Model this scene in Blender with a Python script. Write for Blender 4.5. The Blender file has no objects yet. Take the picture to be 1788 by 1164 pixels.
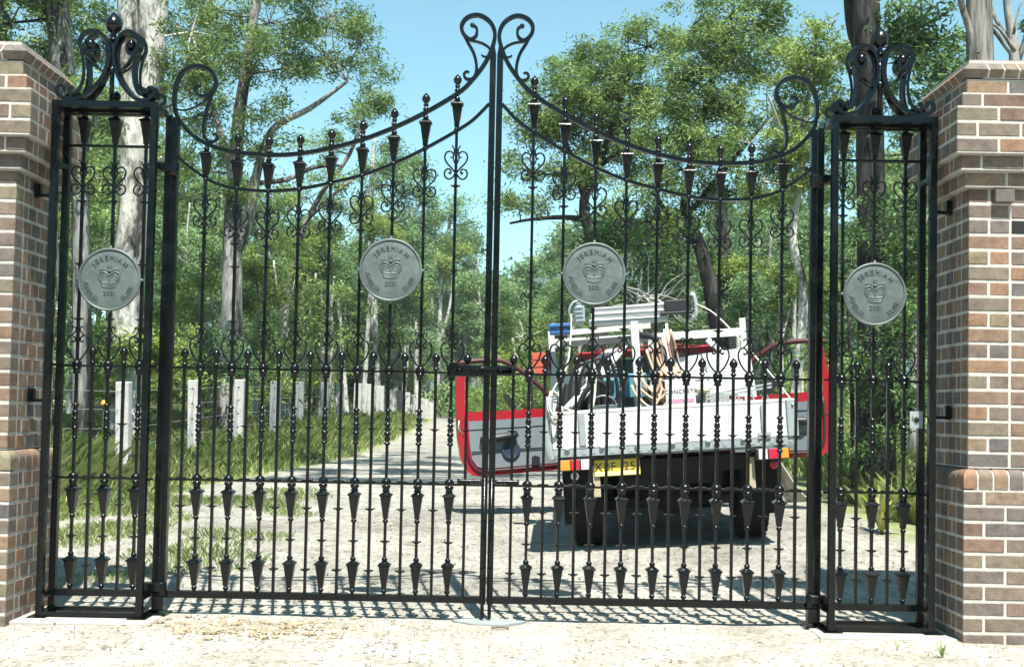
import bpy, bmesh, math, random
import numpy as np
from mathutils import Vector, Matrix, noise

random.seed(7)
RNG = np.random.default_rng(7)
S = bpy.context.scene
COL = S.collection
rad = math.radians

# ------------------------------------------------------------------ camera, light, exposure
FPX, PX0, PY0 = 2000.0, 894.0, 644.0            # focal length and principal point in photo pixels (1788 x 1164)
CAMP = Vector((0.129, 0.0, 1.25))
PITCH, ROLL = rad(2.1), rad(1.1)
fwd = Vector((0, math.cos(PITCH), math.sin(PITCH)))
up0 = Vector((0, -math.sin(PITCH), math.cos(PITCH)))
rt0 = Vector((1, 0, 0))
CR = rt0 * math.cos(ROLL) + up0 * math.sin(ROLL)
CU = up0 * math.cos(ROLL) - rt0 * math.sin(ROLL)
cam = bpy.data.cameras.new('camera')
cam.sensor_width = 36.0
cam.lens = FPX / 1788.0 * 36.0
cam.shift_y = (PY0 - 582.0) / 1788.0
cam.clip_end = 3000.0
cam.clip_start = 0.05
camo = bpy.data.objects.new('camera', cam)
camo.matrix_world = Matrix(((CR.x, CU.x, -fwd.x, CAMP.x), (CR.y, CU.y, -fwd.y, CAMP.y), (CR.z, CU.z, -fwd.z, CAMP.z), (0, 0, 0, 1)))
COL.objects.link(camo)
S.camera = camo

HAZE = 0.0005
LIGHT = Vector((-0.095, 0.47, -1.0)).normalized()     # the way the sunlight travels
world = bpy.data.worlds.new('World')
S.world = world
world.use_nodes = True
wn = world.node_tree.nodes
wl = world.node_tree.links
sky = wn.new('ShaderNodeTexSky')
sky.sky_type = 'NISHITA'
sky.sun_disc = False
sky.sun_elevation = math.asin(-LIGHT.z)
sky.sun_rotation = rad(170.4)
sky.altitude = 50
sky.air_density = 1.0
sky.dust_density = 0.6
sky.ozone_density = 1.0
bg = wn['Background']
bg.inputs['Strength'].default_value = 0.080
tint = wn.new('ShaderNodeMix')
tint.data_type = 'RGBA'
tint.blend_type = 'MULTIPLY'
tint.inputs['Factor'].default_value = 1.0
tint.inputs['B'].default_value = (0.80, 1.22, 1.06, 1)
wl.new(sky.outputs['Color'], tint.inputs['A'])
wl.new(tint.outputs['Result'], bg.inputs['Color'])
sun = bpy.data.lights.new('sun', 'SUN')
sun.energy = 5.0
sun.angle = rad(0.5)
sun.color = (1.0, 0.965, 0.90)
suno = bpy.data.objects.new('sun', sun)
suno.rotation_euler = LIGHT.to_track_quat('-Z', 'Y').to_euler()
suno.location = (2, -10, 20)
COL.objects.link(suno)
S.view_settings.view_transform = 'Standard'
S.view_settings.look = 'None'
S.view_settings.exposure = 1.32
S.view_settings.gamma = 1.0
S.view_settings.use_curve_mapping = False
try:
    S.cycles.max_bounces = 6
    S.cycles.diffuse_bounces = 1
    S.cycles.glossy_bounces = 2
    S.cycles.transmission_bounces = 3
    S.cycles.transparent_max_bounces = 6
    S.cycles.caustics_reflective = False
    S.cycles.caustics_refractive = False
    S.cycles.use_denoising = True
except Exception:
    pass


# ------------------------------------------------------------------ helpers
def at(px, py, Y):
    """world point at depth Y seen at photo pixel (px, py)"""
    d = fwd + CR * ((px - PX0) / FPX) + CU * (-(py - PY0) / FPX)
    t = (Y - CAMP.y) / d.y
    return CAMP + d * t


def catmull(pts, sub=5):
    pts = [Vector(p) for p in pts]
    if len(pts) < 3:
        return pts
    P = [pts[0] * 2 - pts[1]] + pts + [pts[-1] * 2 - pts[-2]]
    out = []
    for i in range(1, len(P) - 2):
        a, b, c, d = P[i - 1], P[i], P[i + 1], P[i + 2]
        for k in range(sub):
            t = k / sub
            out.append(0.5 * ((2 * b) + (c - a) * t + (2 * a - 5 * b + 4 * c - d) * t * t + (3 * b - a - 3 * c + d) * t ** 3))
    out.append(pts[-1])
    return out


class MB:
    def __init__(s):
        s.v, s.f, s.m, s.s = [], [], [], []

    def add(s, vs, fs, mat=0, smooth=False):
        o = len(s.v)
        s.v += [tuple(v) for v in vs]
        for f in fs:
            s.f.append(tuple(i + o for i in f))
            s.m.append(mat)
            s.s.append(smooth)

    def box(s, c, size, mat=0, R=None, ch=0.0):
        x, y, z = (q / 2 for q in size)
        c = Vector(c)
        if ch <= 0:
            vs = [Vector((sx * x, sy * y, sz * z)) for sz in (-1, 1) for sy in (-1, 1) for sx in (-1, 1)]
            fs = [(0, 2, 3, 1), (4, 5, 7, 6), (0, 1, 5, 4), (2, 6, 7, 3), (0, 4, 6, 2), (1, 3, 7, 5)]
        else:
            vs, ids = [], {}
            for sx in (-1, 1):
                for sy in (-1, 1):
                    for sz in (-1, 1):
                        for ax in range(3):
                            e = [x - ch, y - ch, z - ch]
                            e[ax] += ch
                            ids[(sx, sy, sz, ax)] = len(vs)
                            vs.append(Vector((sx * e[0], sy * e[1], sz * e[2])))
            fs = []
            sg = (-1, 1)
            for ax in range(3):
                for s0 in sg:
                    q = []
                    for a, b in ((-1, -1), (1, -1), (1, 1), (-1, 1)):
                        k = [0, 0, 0]
                        k[ax] = s0
                        k[(ax + 1) % 3] = a
                        k[(ax + 2) % 3] = b
                        q.append(ids[(k[0], k[1], k[2], ax)])
                    fs.append(tuple(q) if s0 > 0 else tuple(q[::-1]))
            for ax in range(3):
                b1, b2 = (ax + 1) % 3, (ax + 2) % 3
                for s1 in sg:
                    for s2 in sg:
                        def K(sa, axn):
                            k = [0, 0, 0]
                            k[ax] = sa
                            k[b1] = s1
                            k[b2] = s2
                            return ids[(k[0], k[1], k[2], axn)]
                        q = (K(-1, b1), K(1, b1), K(1, b2), K(-1, b2))
                        fs.append(q if s1 * s2 > 0 else q[::-1])
            for sx in sg:
                for sy in sg:
                    for sz in sg:
                        q = tuple(ids[(sx, sy, sz, a)] for a in range(3))
                        fs.append(q if sx * sy * sz > 0 else q[::-1])
        if R is not None:
            vs = [R @ v for v in vs]
        s.add([v + c for v in vs], fs, mat)
        return s

    def beam(s, a, b, w, d=None, mat=0, upv=(0, 0, 1)):
        """a square bar from a to b"""
        a, b = Vector(a), Vector(b)
        d = w if d is None else d
        t = (b - a).normalized()
        u = Vector(upv)
        if abs(t.dot(u)) > 0.98:
            u = Vector((0, 1, 0))
        x = t.cross(u).normalized()
        y = x.cross(t).normalized()
        vs = []
        for p in (a, b):
            for sx, sy in ((-1, -1), (1, -1), (1, 1), (-1, 1)):
                vs.append(p + x * (sx * w / 2) + y * (sy * d / 2))
        s.add(vs, [(3, 2, 1, 0), (4, 5, 6, 7), (0, 1, 5, 4), (1, 2, 6, 5), (2, 3, 7, 6), (3, 0, 4, 7)], mat)
        return s

    def tube(s, pts, r, n=6, mat=0, smooth=True, cap=True):
        pts = [Vector(p) for p in pts]
        m = len(pts)
        rr = r if isinstance(r, (list, tuple)) else [r] * m
        t0 = (pts[1] - pts[0]).normalized()
        u = Vector((0, 0, 1)) if abs(t0.z) < 0.9 else Vector((1, 0, 0))
        x = t0.cross(u).normalized()
        vs, fs = [], []
        for i in range(m):
            t = (pts[min(i + 1, m - 1)] - pts[max(i - 1, 0)])
            t = t.normalized() if t.length > 1e-9 else t0
            x = (x - t * x.dot(t))
            x = x.normalized() if x.length > 1e-6 else t.orthogonal().normalized()
            y = t.cross(x)
            for k in range(n):
                a = 2 * math.pi * k / n
                vs.append(pts[i] + (x * math.cos(a) + y * math.sin(a)) * rr[i])
        for i in range(m - 1):
            for k in range(n):
                k2 = (k + 1) % n
                fs.append((i * n + k, i * n + k2, (i + 1) * n + k2, (i + 1) * n + k))
        if cap:
            fs.append(tuple(range(n))[::-1])
            fs.append(tuple((m - 1) * n + k for k in range(n)))
        s.add(vs, fs, mat, smooth)
        return s

    def lathe(s, prof, c=(0, 0, 0), n=8, mat=0, smooth=True, R=None, phase=0.0, sq=False):
        """prof: (r, z) from bottom to top around local z"""
        c = Vector(c)
        vs, fs = [], []
        for r, z in prof:
            for k in range(n):
                a = 2 * math.pi * k / n + phase
                q = r * (math.sqrt(2) if sq else 1)
                v = Vector((q * math.cos(a), q * math.sin(a), z))
                vs.append((R @ v if R is not None else v) + c)
        for i in range(len(prof) - 1):
            for k in range(n):
                k2 = (k + 1) % n
                fs.append((i * n + k, i * n + k2, (i + 1) * n + k2, (i + 1) * n + k))
        fs.append(tuple(range(n))[::-1])
        fs.append(tuple((len(prof) - 1) * n + k for k in range(n)))
        s.add(vs, fs, mat, smooth)
        return s

    def ribbon(s, pts, w, depth, nrm=(0, -1, 0), mat=0):
        """flat bar swept along pts lying in a plane with normal nrm; w in that plane, depth across it"""
        pts = [Vector(p) for p in pts]
        nrm = Vector(nrm).normalized()
        m = len(pts)
        ww = w if isinstance(w, (list, tuple)) else [w] * m
        vs, fs = [], []
        for i in range(m):
            t = (pts[min(i + 1, m - 1)] - pts[max(i - 1, 0)]).normalized()
            b = t.cross(nrm).normalized()
            for sb, sn in ((-1, -1), (1, -1), (1, 1), (-1, 1)):
                vs.append(pts[i] + b * (sb * ww[i] / 2) + nrm * (sn * depth / 2))
        for i in range(m - 1):
            for k in range(4):
                k2 = (k + 1) % 4
                fs.append((i * 4 + k, i * 4 + k2, (i + 1) * 4 + k2, (i + 1) * 4 + k))
        fs.append((3, 2, 1, 0))
        fs.append(tuple((m - 1) * 4 + k for k in range(4)))
        s.add(vs, fs, mat)
        return s

    def prism(s, poly, axis_vec, mat=0):
        """closed polygon of 3D points extruded by axis_vec"""
        poly = [Vector(p) for p in poly]
        a = Vector(axis_vec)
        n = len(poly)
        fs = [tuple(range(n))[::-1], tuple(range(n, 2 * n))] + [(i, (i + 1) % n, n + (i + 1) % n, n + i) for i in range(n)]
        s.add(poly + [p + a for p in poly], fs, mat)
        return s

    def mesh(s, name, mats):
        me = bpy.data.meshes.new(name)
        me.from_pydata(s.v, [], s.f)
        for m in (mats if isinstance(mats, (list, tuple)) else [mats]):
            me.materials.append(m)
        me.polygons.foreach_set('material_index', s.m)
        me.polygons.foreach_set('use_smooth', s.s)
        bm = bmesh.new()
        bm.from_mesh(me)
        bmesh.ops.recalc_face_normals(bm, faces=bm.faces)
        bm.to_mesh(me)
        bm.free()
        me.update()
        return me

    def build(s, name, mats, parent=None, loc=None):
        return put(name, s.mesh(name, mats), parent, loc)


def put(name, me, parent=None, loc=None, rot=None, scale=None):
    o = bpy.data.objects.new(name, me)
    COL.objects.link(o)
    if parent is not None:
        o.parent = parent
    if loc is not None:
        o.location = loc
    if rot is not None:
        o.rotation_euler = rot
    if scale is not None:
        o.scale = scale
    return o


def tag(o, label=None, cat=None, group=None, kind=None):
    if label:
        o['label'] = label
    if cat:
        o['category'] = cat
    if group:
        o['group'] = group
    if kind:
        o['kind'] = kind
    return o


def empty(name, loc, rot=(0, 0, 0)):
    o = bpy.data.objects.new(name, None)
    o.empty_display_size = 0.1
    o.location = loc
    o.rotation_euler = rot
    COL.objects.link(o)
    return o


# ------------------------------------------------------------------ materials
def mat(name, col, rough=0.6, metal=0.0, spec=0.5, noise_amt=0.0, scale=20.0, col2=None, bump=0.0, bump_scale=60.0, coat=0.0, detail=6.0, obj=True):
    m = bpy.data.materials.new(name)
    m.use_nodes = True
    nt = m.node_tree
    b = nt.nodes['Principled BSDF']
    b.inputs['Base Color'].default_value = (*col, 1)
    b.inputs['Roughness'].default_value = rough
    b.inputs['Metallic'].default_value = metal
    b.inputs['Specular IOR Level'].default_value = spec
    if coat:
        b.inputs['Coat Weight'].default_value = coat
        b.inputs['Coat Roughness'].default_value = 0.08
    tc = nt.nodes.new('ShaderNodeTexCoord')
    src = tc.outputs['Object'] if obj else None
    if not obj:
        g = nt.nodes.new('ShaderNodeNewGeometry')
        src = g.outputs['Position']
    if noise_amt > 0:
        n = nt.nodes.new('ShaderNodeTexNoise')
        n.inputs['Scale'].default_value = scale
        n.inputs['Detail'].default_value = detail
        n.inputs['Roughness'].default_value = 0.65
        nt.links.new(src, n.inputs['Vector'])
        r = nt.nodes.new('ShaderNodeValToRGB')
        r.color_ramp.elements[0].position = 0.5 - 0.22
        r.color_ramp.elements[1].position = 0.5 + 0.22
        r.color_ramp.elements[0].color = (*(col2 or tuple(c * (1 - noise_amt) for c in col)), 1)
        r.color_ramp.elements[1].color = (*col, 1)
        nt.links.new(n.outputs['Fac'], r.inputs['Fac'])
        nt.links.new(r.outputs['Color'], b.inputs['Base Color'])
    if bump > 0:
        n2 = nt.nodes.new('ShaderNodeTexNoise')
        n2.inputs['Scale'].default_value = bump_scale
        n2.inputs['Detail'].default_value = 4
        nt.links.new(src, n2.inputs['Vector'])
        bp = nt.nodes.new('ShaderNodeBump')
        bp.inputs['Strength'].default_value = bump
        bp.inputs['Distance'].default_value = 0.01
        nt.links.new(n2.outputs['Fac'], bp.inputs['Height'])
        nt.links.new(bp.outputs['Normal'], b.inputs['Normal'])
    return m


def brick_material():
    m = mat('brick_clay', (0.3, 0.2, 0.15), 0.85, spec=0.25)
    nt = m.node_tree
    b = nt.nodes['Principled BSDF']
    oi = nt.nodes.new('ShaderNodeObjectInfo')
    r = nt.nodes.new('ShaderNodeValToRGB')
    cr = r.color_ramp
    cols = [(0.0, (0.125, 0.084, 0.064)), (0.14, (0.180, 0.118, 0.082)), (0.30, (0.118, 0.100, 0.088)), (0.46, (0.195, 0.142, 0.096)),
            (0.60, (0.096, 0.090, 0.088)), (0.72, (0.215, 0.122, 0.076)), (0.84, (0.170, 0.146, 0.098)), (1.0, (0.128, 0.098, 0.084))]
    while len(cr.elements) < len(cols):
        cr.elements.new(0.5)
    for e, (p, c) in zip(cr.elements, cols):
        e.position = p
        e.color = (*c, 1)
    nt.links.new(oi.outputs['Random'], r.inputs['Fac'])
    g = nt.nodes.new('ShaderNodeNewGeometry')
    n = nt.nodes.new('ShaderNodeTexNoise')
    n.inputs['Scale'].default_value = 19
    n.inputs['Detail'].default_value = 10
    n.inputs['Roughness'].default_value = 0.75
    nt.links.new(g.outputs['Position'], n.inputs['Vector'])
    mr = nt.nodes.new('ShaderNodeMapRange')
    mr.inputs['From Min'].default_value = 0.3
    mr.inputs['From Max'].default_value = 0.7
    mr.inputs['To Min'].default_value = 0.66
    mr.inputs['To Max'].default_value = 1.55
    nt.links.new(n.outputs['Fac'], mr.inputs['Value'])
    mx = nt.nodes.new('ShaderNodeMix')
    mx.data_type = 'RGBA'
    mx.blend_type = 'MULTIPLY'
    mx.inputs['Factor'].default_value = 1
    nt.links.new(r.outputs['Color'], mx.inputs['A'])
    nt.links.new(mr.outputs['Result'], mx.inputs['B'])
    nt.links.new(mx.outputs['Result'], b.inputs['Base Color'])
    n2 = nt.nodes.new('ShaderNodeTexNoise')
    n2.inputs['Scale'].default_value = 120
    nt.links.new(g.outputs['Position'], n2.inputs['Vector'])
    bp = nt.nodes.new('ShaderNodeBump')
    bp.inputs['Strength'].default_value = 0.5
    bp.inputs['Distance'].default_value = 0.004
    nt.links.new(n2.outputs['Fac'], bp.inputs['Height'])
    nt.links.new(bp.outputs['Normal'], b.inputs['Normal'])
    return m


def leaf_material(name, dark, light, trans=0.38, rough=0.55):
    """leaf colour by the leaf's own tone"""
    m = bpy.data.materials.new(name)
    m.use_nodes = True
    nt = m.node_tree
    b = nt.nodes['Principled BSDF']
    out = nt.nodes['Material Output']
    a = nt.nodes.new('ShaderNodeAttribute')
    a.attribute_name = 'tone'
    r = nt.nodes.new('ShaderNodeValToRGB')
    r.color_ramp.elements[0].color = (*dark, 1)
    r.color_ramp.elements[1].color = (*light, 1)
    nt.links.new(a.outputs['Fac'], r.inputs['Fac'])
    nt.links.new(r.outputs['Color'], b.inputs['Base Color'])
    b.inputs['Roughness'].default_value = rough
    b.inputs['Specular IOR Level'].default_value = 0.22
    t = nt.nodes.new('ShaderNodeBsdfTranslucent')
    mx = nt.nodes.new('ShaderNodeMixShader')
    mx.inputs['Fac'].default_value = trans
    nt.links.new(r.outputs['Color'], t.inputs['Color'])
    nt.links.new(b.outputs['BSDF'], mx.inputs[1])
    nt.links.new(t.outputs['BSDF'], mx.inputs[2])
    nt.links.new(mx.outputs['Shader'], out.inputs['Surface'])
    return m


def bark_material(name, c1, c2, c3, scale=3.0, stretch=0.25):
    m = bpy.data.materials.new(name)
    m.use_nodes = True
    nt = m.node_tree
    b = nt.nodes['Principled BSDF']
    b.inputs['Roughness'].default_value = 0.9
    b.inputs['Specular IOR Level'].default_value = 0.2
    g = nt.nodes.new('ShaderNodeNewGeometry')
    mp = nt.nodes.new('ShaderNodeMapping')
    mp.inputs['Scale'].default_value = (1, 1, stretch)
    nt.links.new(g.outputs['Position'], mp.inputs['Vector'])
    n = nt.nodes.new('ShaderNodeTexNoise')
    n.inputs['Scale'].default_value = scale
    n.inputs['Detail'].default_value = 8
    n.inputs['Roughness'].default_value = 0.7
    nt.links.new(mp.outputs['Vector'], n.inputs['Vector'])
    r = nt.nodes.new('ShaderNodeValToRGB')
    r.color_ramp.elements[0].position = 0.40
    r.color_ramp.elements[1].position = 0.58
    r.color_ramp.elements[0].color = (*c1, 1)
    r.color_ramp.elements[1].color = (*c3, 1)
    e = r.color_ramp.elements.new(0.48)
    e.color = (*c2, 1)
    nt.links.new(n.outputs['Fac'], r.inputs['Fac'])
    nt.links.new(r.outputs['Color'], b.inputs['Base Color'])
    n2 = nt.nodes.new('ShaderNodeTexNoise')
    n2.inputs['Scale'].default_value = 18
    n2.inputs['Detail'].default_value = 5
    nt.links.new(mp.outputs['Vector'], n2.inputs['Vector'])
    bp = nt.nodes.new('ShaderNodeBump')
    bp.inputs['Strength'].default_value = 0.8
    bp.inputs['Distance'].default_value = 0.05
    nt.links.new(n2.outputs['Fac'], bp.inputs['Height'])
    nt.links.new(bp.outputs['Normal'], b.inputs['Normal'])
    return m


IRON = mat('black_gloss_paint', (0.0020, 0.0030, 0.0040), 0.17, spec=0.36, bump=0.12, bump_scale=90, noise_amt=0.4, scale=30)
_nt = IRON.node_tree
_g = _nt.nodes.new('ShaderNodeNewGeometry')
_n = _nt.nodes.new('ShaderNodeTexNoise')
_n.inputs['Scale'].default_value = 11
_n.inputs['Detail'].default_value = 8
_m = _nt.nodes.new('ShaderNodeMapRange')
_m.inputs['From Min'].default_value = 0.35
_m.inputs['From Max'].default_value = 0.7
_m.inputs['To Min'].default_value = 0.10
_m.inputs['To Max'].default_value = 0.38
_nt.links.new(_g.outputs['Position'], _n.inputs['Vector'])
_nt.links.new(_n.outputs['Fac'], _m.inputs['Value'])
_nt.links.new(_m.outputs['Result'], _nt.nodes['Principled BSDF'].inputs['Roughness'])
BRICK = brick_material()
MORTAR = mat('pale_mortar', (0.54, 0.51, 0.46), 0.95, spec=0.1, noise_amt=0.25, scale=25, bump=0.5, bump_scale=150, obj=False)
VOID = mat('dark_void', (0.01, 0.01, 0.01), 0.9)
PEWTER = mat('cast_pewter', (0.142, 0.175, 0.166), 0.5, metal=0.3, noise_amt=0.5, scale=9, bump=0.25, bump_scale=40)
PEWTER_DARK = mat('cast_pewter_raised', (0.100, 0.126, 0.120), 0.45, metal=0.3, noise_amt=0.25, scale=20)
CONCRETE = mat('concrete', (0.40, 0.38, 0.34), 0.9, spec=0.2, noise_amt=0.2, scale=8, bump=0.3, obj=False)
CONCRETE_GREY = mat('grey_concrete', (0.28, 0.31, 0.30), 0.9, spec=0.2, noise_amt=0.3, scale=10, bump=0.3, obj=False)
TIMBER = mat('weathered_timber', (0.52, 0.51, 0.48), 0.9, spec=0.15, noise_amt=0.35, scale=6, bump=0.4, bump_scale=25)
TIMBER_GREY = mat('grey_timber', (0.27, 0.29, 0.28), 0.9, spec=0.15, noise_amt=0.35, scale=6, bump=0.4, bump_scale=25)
WIRE = mat('galvanised_wire', (0.35, 0.36, 0.36), 0.5, metal=0.6)
WHITE = mat('white_paint', (0.66, 0.66, 0.65), 0.4, noise_amt=0.12, scale=5, col2=(0.50, 0.50, 0.49))
ALU = mat('aluminium_trim', (0.44, 0.49, 0.51), 0.45, metal=0.4, noise_amt=0.25, scale=12)
RED = mat('red_paint', (0.34, 0.011, 0.020), 0.3, coat=0.4, noise_amt=0.15, scale=4)
DARKRED = mat('dark_red_rubber', (0.055, 0.008, 0.012), 0.6)
GREYCARD = mat('grey_vinyl', (0.16, 0.19, 0.205), 0.6, noise_amt=0.15, scale=6, bump=0.1, bump_scale=15)
BLACKP = mat('black_plastic', (0.012, 0.013, 0.015), 0.5)
RUBBER = mat('tyre_rubber', (0.014, 0.014, 0.015), 0.85, spec=0.2, noise_amt=0.4, scale=20)
CHASSIS = mat('chassis_grime', (0.015, 0.014, 0.013), 0.85, noise_amt=0.4, scale=8)
SPEAKER = mat('speaker_mesh', (0.02, 0.035, 0.06), 0.45)
AMBER = mat('amber_lens', (0.75, 0.27, 0.03), 0.2)
REDLENS = mat('red_lens', (0.55, 0.02, 0.05), 0.2)
CLEARLENS = mat('clear_lens', (0.7, 0.7, 0.66), 0.2)
PLATE = mat('plate_yellow', (0.70, 0.52, 0.06), 0.4)
PLATE_SUNLIT = mat('plate_painted_sun', (0.85, 0.72, 0.35), 0.4)  # plate yellow made paler, sunlight put into the colour
BEIGE = mat('beige_bracket', (0.42, 0.36, 0.24), 0.7, noise_amt=0.2)
TEAL = mat('teal_paint', (0.08, 0.27, 0.36), 0.5, noise_amt=0.25, scale=8)
BLUE = mat('blue_plastic', (0.03, 0.12, 0.32), 0.45)
TAN = mat('tan_hose', (0.52, 0.36, 0.25), 0.7, noise_amt=0.2)
ROPE = mat('pale_rope', (0.62, 0.6, 0.5), 0.9, noise_amt=0.2, scale=60)
ORANGE = mat('orange_red_paint', (0.50, 0.09, 0.045), 0.6, noise_amt=0.2, scale=8)
PINK = mat('pink_print', (0.62, 0.18, 0.36), 0.6)
INK = mat('black_print', (0.02, 0.02, 0.02), 0.6)
YELLOWISH = mat('yellow_paint', (0.6, 0.42, 0.12), 0.6, noise_amt=0.2)
STONE = mat('pale_stone', (0.36, 0.33, 0.28), 0.95, spec=0.15, noise_amt=0.4, scale=3, obj=False)
RUBBLE = mat('yellow_rubble', (0.36, 0.30, 0.20), 0.95, spec=0.15, noise_amt=0.4, scale=6, obj=False)
TWIG = mat('dry_twig', (0.17, 0.125, 0.085), 0.9, noise_amt=0.4, scale=4, obj=False)
GLASS = bpy.data.materials.new('window_glass')
GLASS.use_nodes = True
_b = GLASS.node_tree.nodes['Principled BSDF']
_b.inputs['Base Color'].default_value = (0.6, 0.75, 0.72, 1)
_b.inputs['Roughness'].default_value = 0.03
_b.inputs['Transmission Weight'].default_value = 0.85
_b.inputs['IOR'].default_value = 1.1

LEAF_A = leaf_material('gum_leaf_olive', (0.072, 0.128, 0.040), (0.285, 0.390, 0.115))
LEAF_B = leaf_material('gum_leaf_bright', (0.090, 0.155, 0.040), (0.350, 0.440, 0.110))
LEAF_C = leaf_material('gum_leaf_grey', (0.076, 0.135, 0.066), (0.250, 0.380, 0.165))
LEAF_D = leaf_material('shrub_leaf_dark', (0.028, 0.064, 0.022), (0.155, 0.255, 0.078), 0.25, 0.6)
LEAF_F = leaf_material('far_leaf', (0.085, 0.150, 0.068), (0.260, 0.385, 0.155))
GRASS = leaf_material('grass_blade', (0.220, 0.350, 0.090), (0.660, 0.680, 0.350), 0.5, 0.6)
FLAX = leaf_material('lily_leaf', (0.050, 0.120, 0.020), (0.420, 0.400, 0.120), 0.25, 0.4)
BARK_PALE = bark_material('pale_gum_bark', (0.055, 0.05, 0.045), (0.32, 0.31, 0.28), (0.52, 0.50, 0.46), 2.6, 0.35)
BARK_GREY = bark_material('grey_gum_bark', (0.022, 0.021, 0.02), (0.12, 0.115, 0.105), (0.32, 0.305, 0.28), 3.2, 0.22)
BARK_DARK = bark_material('dark_bark', (0.008, 0.008, 0.007), (0.020, 0.019, 0.017), (0.055, 0.052, 0.048), 5.0, 0.15)
BARK_FIBRE = bark_material('fibrous_bark', (0.05, 0.047, 0.042), (0.16, 0.15, 0.135), (0.27, 0.255, 0.23), 9.0, 0.08)

BARK_STREAK = bark_material('streaked_bark', (0.010, 0.010, 0.009), (0.040, 0.038, 0.035), (0.26, 0.26, 0.24), 3.0, 0.16)

# ------------------------------------------------------------------ terrain
HP = [(-30, -0.05), (5, -0.03), (6.6, 0.0), (7.4, 0.0), (9.5, 0.14), (14, 0.26), (17, 0.36), (20, 0.45), (29, 0.62), (38, 0.78), (50, 0.78), (80, 0.7), (150, 2.0), (400, 3.0)]


def hgt(x, y):
    for (a, za), (b, zb) in zip(HP, HP[1:]):
        if y <= b:
            t = (y - a) / (b - a)
            t = max(0.0, min(1.0, t))
            z = za + (zb - za) * t
            break
    else:
        z = HP[-1][1]
    # crossfall under the truck: rises to the right
    k = max(0.0, 1 - abs(y - 11.0) / 3.2) * max(0.0, 1 - abs(x - 1.5) / 3.0)
    z += 0.078 * (x - 1.5) * min(1.0, k * 1.8)
    # bank on the far left and right under the trees
    if y > 9:
        w = min(1.0, (y - 9) / 8.0)
        z += w * 0.05 * max(0.0, abs(x) - 6.0)
    # small unevenness
    if y < 60:
        z += 0.018 * noise.noise(Vector((x * 0.9, y * 0.9, 0))) * (1 if y > 7.6 else 0.5)
    return z


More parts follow.
